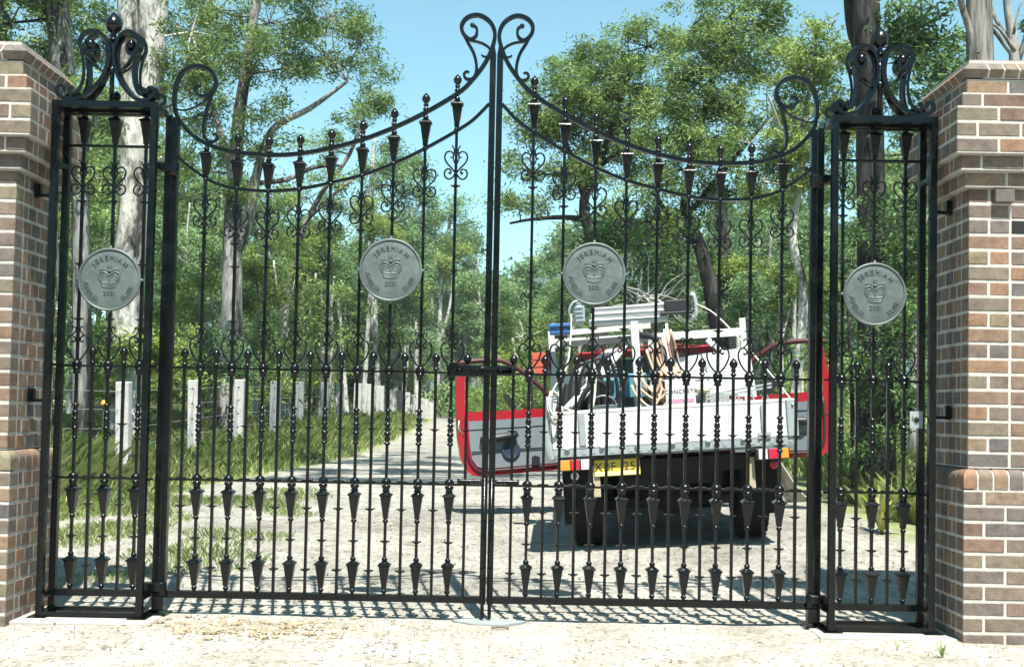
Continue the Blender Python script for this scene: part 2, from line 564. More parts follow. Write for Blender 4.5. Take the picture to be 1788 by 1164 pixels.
def ground_material():
    m = bpy.data.materials.new('sandy_gravel')
    m.use_nodes = True
    nt = m.node_tree
    L = nt.links
    b = nt.nodes['Principled BSDF']
    b.inputs['Roughness'].default_value = 0.95
    b.inputs['Specular IOR Level'].default_value = 0.1
    g = nt.nodes.new('ShaderNodeNewGeometry')

    def N(scale, detail=6, rough=0.6, typ='ShaderNodeTexNoise'):
        n = nt.nodes.new(typ)
        n.inputs['Scale'].default_value = scale
        if typ == 'ShaderNodeTexNoise':
            n.inputs['Detail'].default_value = detail
            n.inputs['Roughness'].default_value = rough
        L.new(g.outputs['Position'], n.inputs['Vector'])
        return n

    def ramp(src, stops):
        r = nt.nodes.new('ShaderNodeValToRGB')
        while len(r.color_ramp.elements) < len(stops):
            r.color_ramp.elements.new(0.5)
        for e, (p, c) in zip(r.color_ramp.elements, stops):
            e.position = p
            e.color = (*c, 1)
        L.new(src, r.inputs['Fac'])
        return r

    def mix(f, a, bb, mode='MIX'):
        x = nt.nodes.new('ShaderNodeMix')
        x.data_type = 'RGBA'
        x.blend_type = mode
        if isinstance(f, float):
            x.inputs['Factor'].default_value = f
        else:
            L.new(f, x.inputs['Factor'])
        L.new(a, x.inputs['A'])
        L.new(bb, x.inputs['B'])
        return x.outputs['Result']
    sand = ramp(N(2.2, 8, 0.7).outputs['Fac'], [(0.30, (0.27, 0.245, 0.195)), (0.48, (0.39, 0.37, 0.32)), (0.68, (0.47, 0.455, 0.42))])
    speck = ramp(N(38, 4, 0.7).outputs['Fac'], [(0.34, (0.35, 0.30, 0.24)), (0.46, (1, 1, 1))])
    stones = ramp(N(26, 2, 0.5, 'ShaderNodeTexVoronoi').outputs['Color'], [(0.0, (0.72, 0.72, 0.72)), (1.0, (1.08, 1.06, 1.02))])
    sx = nt.nodes.new('ShaderNodeSeparateXYZ')
    L.new(g.outputs['Position'], sx.inputs[0])
    ma = nt.nodes.new('ShaderNodeMath')
    ma.operation = 'MULTIPLY_ADD'
    L.new(N(1.3, 6, 0.7).outputs['Fac'], ma.inputs[0])
    ma.inputs[1].default_value = 1.6
    L.new(sx.outputs['Y'], ma.inputs[2])
    mr_ = nt.nodes.new('ShaderNodeMapRange')
    mr_.inputs['From Min'].default_value = 7.4
    mr_.inputs['From Max'].default_value = 8.6
    L.new(ma.outputs[0], mr_.inputs['Value'])
    grav = ramp(N(4.5, 10, 0.8).outputs['Fac'], [(0.34, (0.15, 0.14, 0.115)), (0.44, (0.29, 0.28, 0.25)), (0.60, (0.39, 0.38, 0.345))])
    broad = ramp(N(0.7, 6, 0.65).outputs['Fac'], [(0.35, (0.70, 0.70, 0.69)), (0.6, (1.06, 1.05, 1.03))])
    gravb = mix(1.0, grav.outputs['Color'], broad.outputs['Color'], 'MULTIPLY')
    sandmix = mix(mr_.outputs['Result'], sand.outputs['Color'], gravb)
    c = mix(1.0, sandmix, speck.outputs['Color'], 'MULTIPLY')
    c = mix(0.8, c, stones.outputs['Color'], 'MULTIPLY')
    # forest floor / grassy soil away from the driveway
    a = nt.nodes.new('ShaderNodeAttribute')
    a.attribute_name = 'verge'
    soil = ramp(N(5, 8, 0.7).outputs['Fac'], [(0.3, (0.13, 0.15, 0.06)), (0.5, (0.20, 0.22, 0.10)), (0.7, (0.28, 0.26, 0.17))])
    mth = nt.nodes.new('ShaderNodeMath')
    mth.operation = 'MULTIPLY_ADD'
    L.new(N(3.5, 6, 0.7).outputs['Fac'], mth.inputs[0])
    mth.inputs[1].default_value = 0.9
    L.new(a.outputs['Fac'], mth.inputs[2])
    ed = ramp(mth.outputs[0], [(0.85, (0, 0, 0)), (1.05, (1, 1, 1))])
    c = mix(ed.outputs['Color'], c, soil.outputs['Color'])
    L.new(c, b.inputs['Base Color'])
    bp = nt.nodes.new('ShaderNodeBump')
    bp.inputs['Strength'].default_value = 0.7
    bp.inputs['Distance'].default_value = 0.02
    L.new(N(30, 8, 0.75).outputs['Fac'], bp.inputs['Height'])
    L.new(bp.outputs['Normal'], b.inputs['Normal'])
    return m


LE = [(7, -2.7), (9, -4.0), (13, -3.9), (15.5, -3.3), (19, -2.55), (26, -2.45), (41, -2.9), (60, -4.0), (90, -6.0), (400, -20)]


def left_edge(y):
    return float(np.interp(y, [a for a, _ in LE], [b for _, b in LE]))


def verge(x, y):
    """0 on the driveway, 1 on grass and forest floor"""
    if y < 7.2:
        return 0.0
    left = left_edge(y)
    right = 3.6 if y < 15 else max(left + 3.3, 3.6 - (y - 15) * 0.35)
    d = max(left - x, x - right)
    return max(0.0, min(1.0, 0.5 + d * 0.6))


GROUND = ground_material()


def grid_axis(stops):
    out = []
    for (a, b, st) in stops:
        n = max(1, int(round((b - a) / st)))
        out += [a + (b - a) * i / n for i in range(n)]
    out.append(stops[-1][1])
    return out


gx = grid_axis([(-400, -60, 40), (-60, -14, 4), (-14, -5, 0.6), (-5, 5, 0.09), (5, 14, 0.6), (14, 60, 4), (60, 400, 40)])
gy = grid_axis([(-60, 4, 6), (4, 5.4, 0.3), (5.4, 10, 0.07), (10, 16, 0.2), (16, 30, 0.5), (30, 70, 2), (70, 400, 30)])
gv = []
gvr = []
for y in gy:
    for x in gx:
        z = hgt(x, y)
        if abs(x) <= 5 and 5.4 <= y <= 12:
            z += 0.010 * noise.noise(Vector((x * 5, y * 5, 3))) + 0.006 * noise.noise(Vector((x * 13, y * 13, 9)))
            if y > 9.2:
                z += 0.02 * noise.noise(Vector((x * 2.5, y * 1.5, 5)))
        gv.append((x, y, z))
        gvr.append(verge(x, y))
nx = len(gx)
gf = [(j * nx + i, j * nx + i + 1, (j + 1) * nx + i + 1, (j + 1) * nx + i) for j in range(len(gy) - 1) for i in range(nx - 1)]
gm = bpy.data.meshes.new('ground')
gm.from_pydata(gv, [], gf)
gm.materials.append(GROUND)
at_ = gm.attributes.new('verge', 'FLOAT', 'POINT')
at_.data.foreach_set('value', gvr)
gm.polygons.foreach_set('use_smooth', [True] * len(gf))
tag(put('ground', gm), kind='structure')

# far wooded hill
HILL = mat('hill_forest', (0.060, 0.105, 0.085), 0.95, spec=0.05, noise_amt=0.5, scale=0.10, col2=(0.028, 0.060, 0.058), detail=10, bump=1.0, bump_scale=0.2, obj=False)
hv, hf = [], []
nxh, nyh = 70, 14
for j in range(nyh):
    for i in range(nxh):
        x = -420 + 840 * i / (nxh - 1)
        y = 380 + 260 * j / (nyh - 1)
        t = j / (nyh - 1)
        rise = math.sin(min(1.0, t * 1.3) * math.pi / 2)
        z = -4 + rise * (50 + 14 * noise.noise(Vector((x * 0.006, 1.3, 0))) + 5 * noise.noise(Vector((x * 0.03, y * 0.03, 0))) + (16 if x < 60 else 0) * max(0, 1 - abs(x - 10) / 90))
        z += 1.6 * noise.noise(Vector((x * 0.2, y * 0.2, 2)))
        hv.append((x, y, z))
hf = [(j * nxh + i, j * nxh + i + 1, (j + 1) * nxh + i + 1, (j + 1) * nxh + i) for j in range(nyh - 1) for i in range(nxh - 1)]
hm = bpy.data.meshes.new('hills')
hm.from_pydata(hv, [], hf)
hm.materials.append(HILL)
hm.polygons.foreach_set('use_smooth', [True] * len(hf))
tag(put('hills', hm), kind='structure')

# ------------------------------------------------------------------ brick gate piers
_bm_cache = {}


def brick_mesh(l, d, h):
    k = (round(l, 3), round(d, 3), round(h, 3))
    if k not in _bm_cache:
        _bm_cache[k] = MB().box((0, 0, 0), k, ch=0.004).mesh('brick', BRICK)
    return _bm_cache[k]


PIER_X, PIER_Y, PIER_W, PIER_D = 2.72, 6.50, 0.95, 0.62
CP, JT = 0.0886, 0.0155


def pier(sg, label):
    root = empty('brick_pier', (sg * PIER_X, PIER_Y, -0.03))
    tag(root, label, 'gate pier', 'brick gate piers')
    rows = []                                      # (z0, height, projection, kind)
    z = 0.0
    for i in range(10):
        rows.append((z, CP, 0.037, 'run'))
        z += CP
    zr = z
    z += 0.122
    for i in range(18):
        rows.append((z, CP, 0.0, 'flem'))
        z += CP
    for e in (0.036, 0.076, 0.114, 0.114, 0.114, 0.066, 0.023):
        rows.append((z, CP, e, 'run'))
        z += CP
    zc = z
    core, rest = MB(), MB()

    def P(u, v, w):
        return Vector((sg * u, v, w))
    nb = 0
    for r, (z0, h, e, kind) in enumerate(rows):
        core.box(P((PIER_W) / 2, PIER_D / 2, z0 + h / 2), (PIER_W + 2 * e - 0.006, PIER_D + 2 * e - 0.006, h))
        hb = h - JT
        zc_ = z0 + JT / 2 + hb / 2
        # front face
        u = -e
        even = r % 2 == 0
        first = True
        j = 0
        while u < PIER_W + e - 0.03:
            if even:
                l = 0.23
            elif kind == 'flem':
                l = 0.109
            else:
                l = 0.11 if first else 0.23
            l = min(l, PIER_W + e - u)
            jit = random.uniform(-0.0015, 0.0015)
            c = P(u + l / 2, -e + 0.0525 + jit, zc_ + random.uniform(-0.001, 0.001))
            void = sg > 0 and kind == 'flem' and not even and abs(z0 - 2.27) < 0.09 and 0.235 < u < 0.30
            if void:
                MB().box(P(u + 0.055, -e + 0.041, zc_), (0.11, 0.080, hb)).build('weep_hole', VOID, root)
            elif u < 0.42:
                o = put('brick', brick_mesh(l, 0.105, hb), root, c, (0, 0, random.uniform(-0.004, 0.004)))
                nb += 1
            else:
                rest.box(c, (l, 0.105, hb))
            u += l + 0.0135
            first = False
            j += 1
        # inner face
        v = -e + 0.105 + 0.011
        k = 0
        while v < PIER_D + e - 0.02:
            d = 0.109 if (even or k > 0) else 0.052
            d = min(d, PIER_D + e - v)
            c = P(-e + 0.0525 + random.uniform(-0.0015, 0.0015), v + d / 2, zc_)
            put('brick', brick_mesh(0.105, d, hb), root, c)
            nb += 1
            v += d + 0.0135
            k += 1
        # back and outer faces
        u = -e + 0.117
        while u < PIER_W + e - 0.03:
            l = min(0.23, PIER_W + e - u)
            rest.box(P(u + l / 2, PIER_D + e - 0.0525, zc_), (l, 0.105, hb))
            u += l + 0.0135
        v = -e + 0.117 + (0 if even else 0.06)
        while v < PIER_D + e - 0.13:
            l = min(0.23, PIER_D + e - 0.117 - v)
            rest.box(P(PIER_W + e - 0.0525, v + l / 2, zc_), (0.105, l, hb))
            v += l + 0.0135
    # bullnose course on top of the plinth
    e = 0.037
    bq = [(0.004, 0.0)] + [(0.004 + 0.05 * (1 - math.cos(a)), 0.066 + 0.046 * math.sin(a)) for a in [k * math.pi / 12 for k in range(7)]] + [(0.2, 0.112), (0.2, 0.0)]
    core.prism([P(-e + 0.06, -e + y, zr + zz) for y, zz in bq], (sg * (PIER_W + 2 * e - 0.08), 0, 0))
    core.prism([P(-e + y, -e + 0.06, zr + zz) for y, zz in bq], (0, PIER_D + 2 * e - 0.08, 0))
    core.box(P(PIER_W / 2, PIER_D / 2, zr + 0.055), (PIER_W + 2 * e - 0.14, PIER_D + 2 * e - 0.14, 0.106))

    def bull(lx, ly, rf, rs):
        """brick on edge, rounded along its front (rf) and its inner side (rs)"""
        vs, n = [], 6
        R_ = 0.05
        H = 0.110
        rings = [(0, 0)] + [(R_ * (1 - math.cos(a)), H - R_ + R_ * math.sin(a)) for a in [i * math.pi / 2 / n for i in range(n + 1)]]
        for ins, zz in rings:
            xi = ins if rs else 0
            yi = ins if rf else 0
            vs += [(sg * (xi), yi, zz), (sg * lx, yi, zz), (sg * lx, ly, zz), (sg * xi, ly, zz)]
        fs = []
        for i in range(len(rings) - 1):
            for k in range(4):
                fs.append((i * 4 + k, i * 4 + (k + 1) % 4, i * 4 + 4 + (k + 1) % 4, i * 4 + 4 + k))
        fs += [(3, 2, 1, 0), tuple((len(rings) - 1) * 4 + k for k in range(4))]
        b = MB()
        b.add(vs, fs, 0)
        return b.mesh('bullnose_brick', BRICK)
    zb = zr + JT / 2
    put('bullnose_brick', bull(0.076, 0.11, True, True), root, P(-e, -e, zb))
    fm, sm_ = bull(0.0755, 0.11, True, False), bull(0.11, 0.0755, False, True)
    i = 1
    while -e + i * 0.0875 < PIER_W + e - 0.08:
        u = -e + i * 0.0875
        if u < 0.45:
            put('bullnose_brick', fm, root, P(u, -e, zb))
        else:
            rest.box(P(u + 0.038, -e + 0.06, zb + 0.05), (0.076, 0.1, 0.1))
        i += 1
    v = -e + 0.122
    while v < PIER_D + e - 0.05:
        put('bullnose_brick', sm_, root, P(-e, v, zb))
        v += 0.0875
    # sloping cap course of bricks on edge
    e = 0.050
    core.box(P(PIER_W / 2, PIER_D / 2, zc + 0.05), (PIER_W - 0.01, PIER_D - 0.01, 0.10))
    prof = [(0.028, 0.0), (0.0, 0.042), (0.008, 0.052), (0.075, 0.118), (0.14, 0.118), (0.14, 0.0)]

    def cap(front, l, corner=False):
        b = MB()
        if corner:
            vs = []
            for ins, zz in prof[:4]:
                vs += [(sg * ins, ins, zz), (sg * l, ins, zz), (sg * l, 0.14, zz), (sg * ins, 0.14, zz)]
            fs = []
            for i in range(3):
                for k in range(4):
                    fs.append((i * 4 + k, i * 4 + (k + 1) % 4, i * 4 + 4 + (k + 1) % 4, i * 4 + 4 + k))
            fs += [(3, 2, 1, 0), (12, 13, 14, 15)]
            b.add(vs, fs)
        elif front:
            b.prism([(0, y, z) for y, z in prof], (sg * l, 0, 0))
        else:
            b.prism([(sg * y, 0, z) for y, z in prof], (0, l, 0))
        return b.mesh('cap_brick', BRICK)
    zb = zc + JT * 0.6
    put('cap_brick', cap(True, 0.14, True), root, P(-e, -e, zb))
    fm, sm_ = cap(True, 0.076), cap(False, 0.076)
    u = -e + 0.151
    while u < PIER_W + e - 0.03:
        if u < 0.5:
            put('cap_brick', fm, root, P(u, -e, zb))
        else:
            rest.prism([P(u, -e + y, zb + zz) for y, zz in prof], (sg * 0.076, 0, 0))
        u += 0.0875
    v = -e + 0.151
    while v < PIER_D + e - 0.03:
        put('cap_brick', sm_, root, P(-e, v, zb))
        v += 0.0875
    pm = [(y + 0.003, z - 0.003) for y, z in prof[:4]] + [(0.30, 0.115), (0.30, 0.0)]
    core.prism([P(-e + 0.12, -e + y, zb + zz) for y, zz in pm], (sg * (PIER_W + 2 * e - 0.14), 0, 0))
    core.prism([P(-e + y, -e + 0.12, zb + zz) for y, zz in pm], (0, PIER_D + 2 * e - 0.14, 0))
    core.box(P(PIER_W / 2, PIER_D / 2, zc + 0.064), (PIER_W + 2 * e - 0.09, PIER_D + 2 * e - 0.09, 0.10))
    if sg > 0:
        put('dentil_brick', brick_mesh(0.11, 0.105, 0.075), root, P(0.19, 0.01, 10 * CP + 0.122 + 17.45 * CP))
    core.build('mortar', MORTAR, root)
    rest_o = rest.build('bricks', BRICK, root)
    tag(rest_o, kind='stuff')
    return root


pier(-1, 'left-hand brick gate pier with the sunlit wedge on its inner face')
pier(1, 'right-hand brick gate pier whose inner face is all in shade')

# ------------------------------------------------------------------ iron gate
GY = 6.87


def P2(px, py, Y=GY):
    p = at(px, py, Y)
    return (p.x, p.z)


def z4(x, y):                                   # measured on an enlargement of the left leaf's top
    return P2(280 + x / 2.884, y / 2.884)


TOP_END = [(195, 430), (180, 440), (178, 465), (210, 485), (250, 475), (276, 440), (280, 400), (255, 360), (210, 337), (160, 340), (110, 370), (82, 425), (72, 500), (78, 560), (100, 610), (160, 680), (240, 728), (320, 755), (400, 770), (560, 782), (720, 772), (880, 742), (1030, 700), (1185, 640), (1340, 565), (1500, 470), (1570, 405), (1635, 320), (1672, 240), (1685, 180), (1672, 130), (1640, 95), (1595, 78), (1545, 92), (1518, 130), (1526, 172), (1560, 200), (1590, 182), (1593, 145), (1572, 128)]
LOW_RAIL = [(85, 780), (110, 808), (160, 850), (250, 910), (320, 937), (400, 953), (560, 963), (720, 949), (870, 918), (1025, 880), (1185, 820), (1340, 745), (1500, 655), (1580, 600), (1656, 524)]
SCROLL_IN = [(1532, 180), (1548, 215), (1578, 270), (1592, 330), (1588, 375), (1568, 400), (1540, 398), (1529, 378), (1540, 363), (1556, 366)]
SCROLL_IN2 = [(1560, 206), (1610, 216), (1648, 236), (1664, 262), (1652, 284), (1630, 287), (1617, 278)]
SCROLL_OUT = [(268, 450), (247, 510), (228, 580), (219, 640), (224, 690), (246, 713), (274, 712), (288, 692), (276, 676), (262, 682)]
SCROLL_OUT2 = [(250, 478), (215, 518), (165, 545), (120, 556), (85, 552)]
top2 = [z4(*p) for p in TOP_END]
low2 = [z4(*p) for p in LOW_RAIL]


def interp(curve, x, lo, hi):
    c = curve[lo:hi]
    for (x0, z0), (x1, z1) in zip(c, c[1:]):
        if x0 <= x <= x1:
            return z0 + (z1 - z0) * (x - x0) / (x1 - x0)
    return c[0][1] if x < c[0][0] else c[-1][1]


def sm2(pts, sub=5):
    return [(p.x, p.y) for p in catmull([(a, b, 0) for a, b in pts], sub)]


top_s = sm2(top2)
low_s = sm2(low2)
def z_top(x): return interp(top2, x, 13, 28)
def z_low(x): return interp(low2, x, 0, len(low2))


# shared small castings, each with its origin on the bar
def spiral_pts(pairs):
    return [Vector((x, 0, z)) for x, z in pairs]


def heart_low():
    b = MB()
    for s in (-1, 1):
        b.tube(catmull([(s * x, 0, z) for x, z in [(0.006, 0.0), (0.030, 0.022), (0.054, 0.060), (0.067, 0.105), (0.056, 0.143), (0.034, 0.152), (0.017, 0.138), (0.016, 0.120), (0.028, 0.113), (0.034, 0.124)]], 3), 0.0052, 4)
        b.tube(catmull([(s * x, 0, z) for x, z in [(0.050, 0.146), (0.026, 0.163), (0.012, 0.186), (0.020, 0.205), (0.033, 0.203), (0.033, 0.190)]], 3), 0.0042, 4)
    return b.mesh('heart_scroll', IRON)


def heart_up():
    b = MB()
    for s in (-1, 1):
        b.tube(catmull([(s * x, 0, z) for x, z in [(0.044, -0.118), (0.034, -0.128), (0.030, -0.112), (0.040, -0.098), (0.058, -0.102), (0.069, -0.124), (0.062, -0.148), (0.042, -0.160), (0.020, -0.150), (0.006, -0.128)]][::1], 3), 0.0052, 4)
        b.tube(catmull([(s * x, 0, z) for x, z in [(0.006, -0.118), (0.030, -0.088), (0.058, -0.058), (0.069, -0.024), (0.056, 0.004), (0.032, 0.008), (0.016, -0.008), (0.020, -0.026), (0.034, -0.026)]], 3), 0.0052, 4)
        b.tube(catmull([(s * x, 0, z) for x, z in [(0.008, -0.062), (0.018, -0.030), (0.012, 0.002), (0.014, 0.026), (0.026, 0.046)]], 3), 0.004, 4)
    return b.mesh('heart_scroll', IRON)


URN_PROF = [(0.012, -0.172), (0.016, -0.166), (0.018, -0.158), (0.012, -0.150), (0.0155, -0.142), (0.0165, -0.12), (0.022, -0.085), (0.033, -0.010), (0.042, -0.004), (0.0395, 0.002), (0.018, 0.016), (0.010, 0.020)]


def urn_mesh():
    b = MB()
    b.lathe([(r_ * 0.93, z_) for r_, z_ in URN_PROF[4:]], n=4, phase=math.pi / 4, sq=True, smooth=False)
    b.lathe([(0.006, -0.172), (0.015, -0.166), (0.0175, -0.158), (0.015, -0.150), (0.006, -0.144)], n=8)
    b.lathe([(0.008, 0.016), (0.016, 0.022), (0.018, 0.030), (0.016, 0.038), (0.008, 0.044)], n=8)
    return b.mesh('urn_casting', IRON)


def finial_mesh():
    return MB().lathe([(0.012, 0.0), (0.019, 0.006), (0.019, 0.012), (0.012, 0.016), (0.011, 0.026), (0.016, 0.032), (0.016, 0.038), (0.011, 0.043), (0.013, 0.048), (0.021, 0.057), (0.0255, 0.070), (0.024, 0.082), (0.016, 0.094), (0.007, 0.103), (0.002, 0.108)], n=10).mesh('bud_finial', IRON)


def collar_mesh():
    return MB().box((0, 0, 0), (0.056, 0.034, 0.006)).box((0, 0, -0.006), (0.030, 0.028, 0.006)).mesh('collar', IRON)


def plate_mesh():
    return MB().box((0, 0, 0.011), (0.066, 0.036, 0.008)).mesh('rail_plate', IRON)


def dome_mesh():
    return MB().lathe([(0.026, 0.006), (0.030, 0.010), (0.028, 0.022), (0.018, 0.032), (0.010, 0.036)], n=10).lathe([(0.010, -0.05), (0.021, -0.046), (0.024, -0.040), (0.018, -0.034), (0.022, -0.026), (0.026, -0.016), (0.026, -0.006)], n=10).mesh('rail_boss', IRON)


def knot_mesh():
    pr = [(0.010, -0.108)]
    for zc_, rr, hh in [(-0.098, 0.019, 0.010), (-0.070, 0.017, 0.018), (-0.040, 0.021, 0.014), (-0.012, 0.019, 0.014), (0.014, 0.020, 0.012), (0.046, 0.018, 0.020), (0.078, 0.015, 0.012), (0.098, 0.021, 0.010)]:
        pr += [(rr * 0.62, zc_ - hh * 0.95), (rr, zc_ - hh * 0.4), (rr, zc_ + hh * 0.4), (rr * 0.62, zc_ + hh * 0.95)]
    pr.append((0.010, 0.112))
    return MB().lathe(pr, n=8).mesh('turned_knot', IRON)


M_HLOW, M_HUP, M_URN, M_FIN, M_COL, M_PLATE, M_DOME, M_KNOT = heart_low(), heart_up(), urn_mesh(), finial_mesh(), collar_mesh(), plate_mesh(), dome_mesh(), knot_mesh()
Z_BOT, Z_DART, Z_MID = 0.126, 0.805, 1.472
BW = 0.017


def long_bar(parent, x, ztop, zlow, fin=True, loc0=0.0, medal=False, box=False):
    """a tall bar and its castings; x local to parent, z from the ground"""
    b = MB().box((0, 0, (ztop + 0.145) / 2), (BW, BW, ztop - 0.145)).build('long_bar', IRON, parent, (x, 0, 0))

    def k(name, me, z):
        put(name, me, b, (0, 0, z))
    if fin:
        k('bud_finial', M_FIN, ztop + 0.01)
    k('urn_casting', M_URN, ztop - 0.062)
    if not medal or True:
        k('heart_scroll', M_HUP, zlow - 0.135)
    k('collar', M_COL, zlow - 0.335)
    for z in (1.755, 2.085):
        if not (medal and z > 2):
            k('collar', M_COL, z)
    k('heart_scroll', M_HLOW, Z_MID + 0.030)
    k('rail_boss', M_DOME, Z_MID)
    k('turned_knot', M_KNOT, 1.140)
    k('rail_boss', M_DOME, Z_DART - 0.004)
    k('urn_casting', M_URN, Z_DART - 0.068)
    k('collar', M_COL, 0.460)
    k('urn_casting', M_URN, 0.322)
    return b


def short_bar(parent, x):
    b = MB().box((0, 0, (Z_MID + 0.02 + 0.145) / 2), (BW, BW, Z_MID + 0.02 - 0.145)).build('short_bar', IRON, parent, (x, 0, 0))
    put('bud_finial', M_FIN, b, (0, 0, Z_MID + 0.012))
    put('rail_plate', M_PLATE, b, (0, 0, Z_DART - 0.002))
    for z in (1.13, 0.650, 0.285):
        put('collar', M_COL, b, (0, 0, z))
    return b


# medallion -----------------------------------------------------------------
def glyph_mesh(ch, size, depth):
    cu = bpy.data.curves.new('letter', 'FONT')
    cu.body = ch
    cu.size = size
    cu.extrude = depth
    cu.align_x = 'CENTER'
    cu.resolution_u = 2
    o = bpy.data.objects.new('letter', cu)
    COL.objects.link(o)
    dg = bpy.context.evaluated_depsgraph_get()
    dg.update()
    me = bpy.data.meshes.new_from_object(o.evaluated_get(dg))
    vs = [v.co.copy() for v in me.vertices]
    fs = [tuple(p.vertices) for p in me.polygons]
    w = (max(v.x for v in vs) - min(v.x for v in vs)) if vs else size * 0.3
    bpy.data.objects.remove(o)
    bpy.data.curves.remove(cu)
    bpy.data.meshes.remove(me)
    return vs, fs, w


def arc_text(b, txt, R_, a_mid, size, depth, top=True, sp=1.12):
    """letters round a circle in the x-z plane, facing -y; a_mid measured from +z clockwise"""
    gl = [glyph_mesh(c, size, depth) for c in txt]
    ws = [g[2] + size * 0.13 for g in gl]
    tot = sum(ws) * sp
    s = -tot / 2
    for g, w in zip(gl, ws):
        c = s + w * sp / 2
        s += w * sp
        a = a_mid + (c / R_ if top else -c / R_)
        rr = R_
        cx, cz = rr * math.sin(a), rr * math.cos(a)
        if top:
            ux, uz = math.cos(a), -math.sin(a)
            vx, vz = math.sin(a), math.cos(a)
        else:
            ux, uz = -math.cos(a), math.sin(a)
            vx, vz = -math.sin(a), -math.cos(a)
        vs = [(cx + ux * v.x + vx * v.y, -v.z, cz + uz * v.x + vz * v.y) for v in g[0]]
        b.letters.append((vs, g[1]))


def flat_text(b, txt, size, depth, ox=0.0, oz=0.0, sp=1.0, sep=None):
    gl = [glyph_mesh(c, size, depth) if c != ' ' else ([], [], size * 0.28) for c in txt]
    ws = [g[2] + size * 0.12 for g in gl]
    s = -sum(ws) * sp / 2
    for g, w in zip(gl, ws):
        c = s + w * sp / 2
        s += w * sp
        if g[0]:
            vs = [(ox + c + v.x, -v.z, oz + v.y) for v in g[0]]
            if sep is None:
                b.add(vs, g[1])
            else:
                sep.append((vs, g[1]))


RM = 0.186
RX90 = Matrix.Rotation(rad(90), 3, 'X')
_d = MB()
_d.lathe([(RM - 0.012, -0.010), (RM - 0.004, -0.006), (RM - 0.004, 0.006), (RM - 0.014, 0.009), (RM - 0.06, 0.0105), (0.002, 0.0115)], n=64, R=RX90)
M_DISC = _d.mesh('medallion', PEWTER)
_r = MB()
ring = [(RM * math.cos(a), 0, RM * math.sin(a)) for a in [2 * math.pi * i / 56 for i in range(57)]]
_r.tube([(0.98 * p[0], -0.008, 0.98 * p[2]) for p in ring], 0.0085, 6, cap=False)
M_RIM = _r.mesh('rim', PEWTER)
_t = MB()
_t.letters = []
arc_text(_t, 'JEREMIAH', 0.118, rad(2), 0.040, 0.005, True, 1.16)
arc_text(_t, 'AMELIA', 0.152, rad(236), 0.040, 0.004, False, 1.10)
arc_text(_t, 'ELISE', 0.152, rad(126), 0.040, 0.004, False, 1.16)
_n = MB()
flat_text(_n, '2001', 0.036, 0.005, 0.0, -0.093, 1.0, _t.letters)
M_LET = []
for _v, _f in _t.letters:
    _q = MB()
    _q.add(_v, _f)
    M_LET.append(_q.mesh('raised_letter', PEWTER_DARK))
_c = MB()


def relief(b, pts, r):
    b.tube(catmull([(x, 0, z) for x, z in pts], 4), r, 6)


# crown: band, two arches, ermine-like base rows, orb and cross
for zz, hw in ((-0.052, 0.044), (-0.040, 0.047), (-0.026, 0.050)):
    relief(_c, [(-hw, zz + 0.006), (-hw / 2, zz), (0, zz - 0.002), (hw / 2, zz), (hw, zz + 0.006)], 0.0055)
for s in (-1, 1):
    relief(_c, [(s * 0.050, -0.020), (s * 0.062, 0.008), (s * 0.056, 0.032), (s * 0.034, 0.040), (s * 0.012, 0.028), (0, 0.016)], 0.006)
    relief(_c, [(s * 0.040, -0.014), (s * 0.048, 0.006), (s * 0.040, 0.020), (s * 0.026, 0.022), (s * 0.012, 0.004)], 0.004)
    relief(_c, [(s * 0.020, 0.040), (s * 0.028, 0.058), (s * 0.040, 0.050), (s * 0.050, 0.062), (s * 0.054, 0.044)], 0.0045)
relief(_c, [(0, -0.02), (0, 0.0), (0, 0.02), (0, 0.034)], 0.005)
_c.lathe([(0.003, -0.010), (0.010, -0.006), (0.013, 0.0), (0.010, 0.006), (0.003, 0.010)], (0, 0, 0.046), 8)
_c.box((0, 0, 0.066), (0.007, 0.010, 0.024)).box((0, 0, 0.068), (0.022, 0.010, 0.007))
for i in range(-3, 4):
    _c.lathe([(0.002, -0.004), (0.005, 0), (0.002, 0.004)], (i * 0.0125, -0.002, -0.0335 + 0.0005 * i * i), 6)
M_CROWN = _c.mesh('crown_emblem', PEWTER_DARK)
_l = MB().lathe([(0.006, 0.0), (0.010, 0.006), (0.010, 0.012), (0.006, 0.016), (0.004, 0.022)], n=8)
M_LUG = _l.mesh('lug', PEWTER)


def medallion(parent, x, z):
    d = put('medallion', M_DISC, parent, (x, -0.022, z))
    put('rim', M_RIM, d)
    for me in M_LET:
        put('raised_letter', me, d, (0, -0.010, 0))
    put('crown_emblem', M_CROWN, d, (0, -0.010, 0.006))
    for a in range(4):
        put('lug', M_LUG, d, (0.184 * math.sin(a * math.pi / 2), 0.0, 0.184 * math.cos(a * math.pi / 2)), (0, a * math.pi / 2, 0))
    return d


STILE_X, MEET_X = 1.926, 0.0215


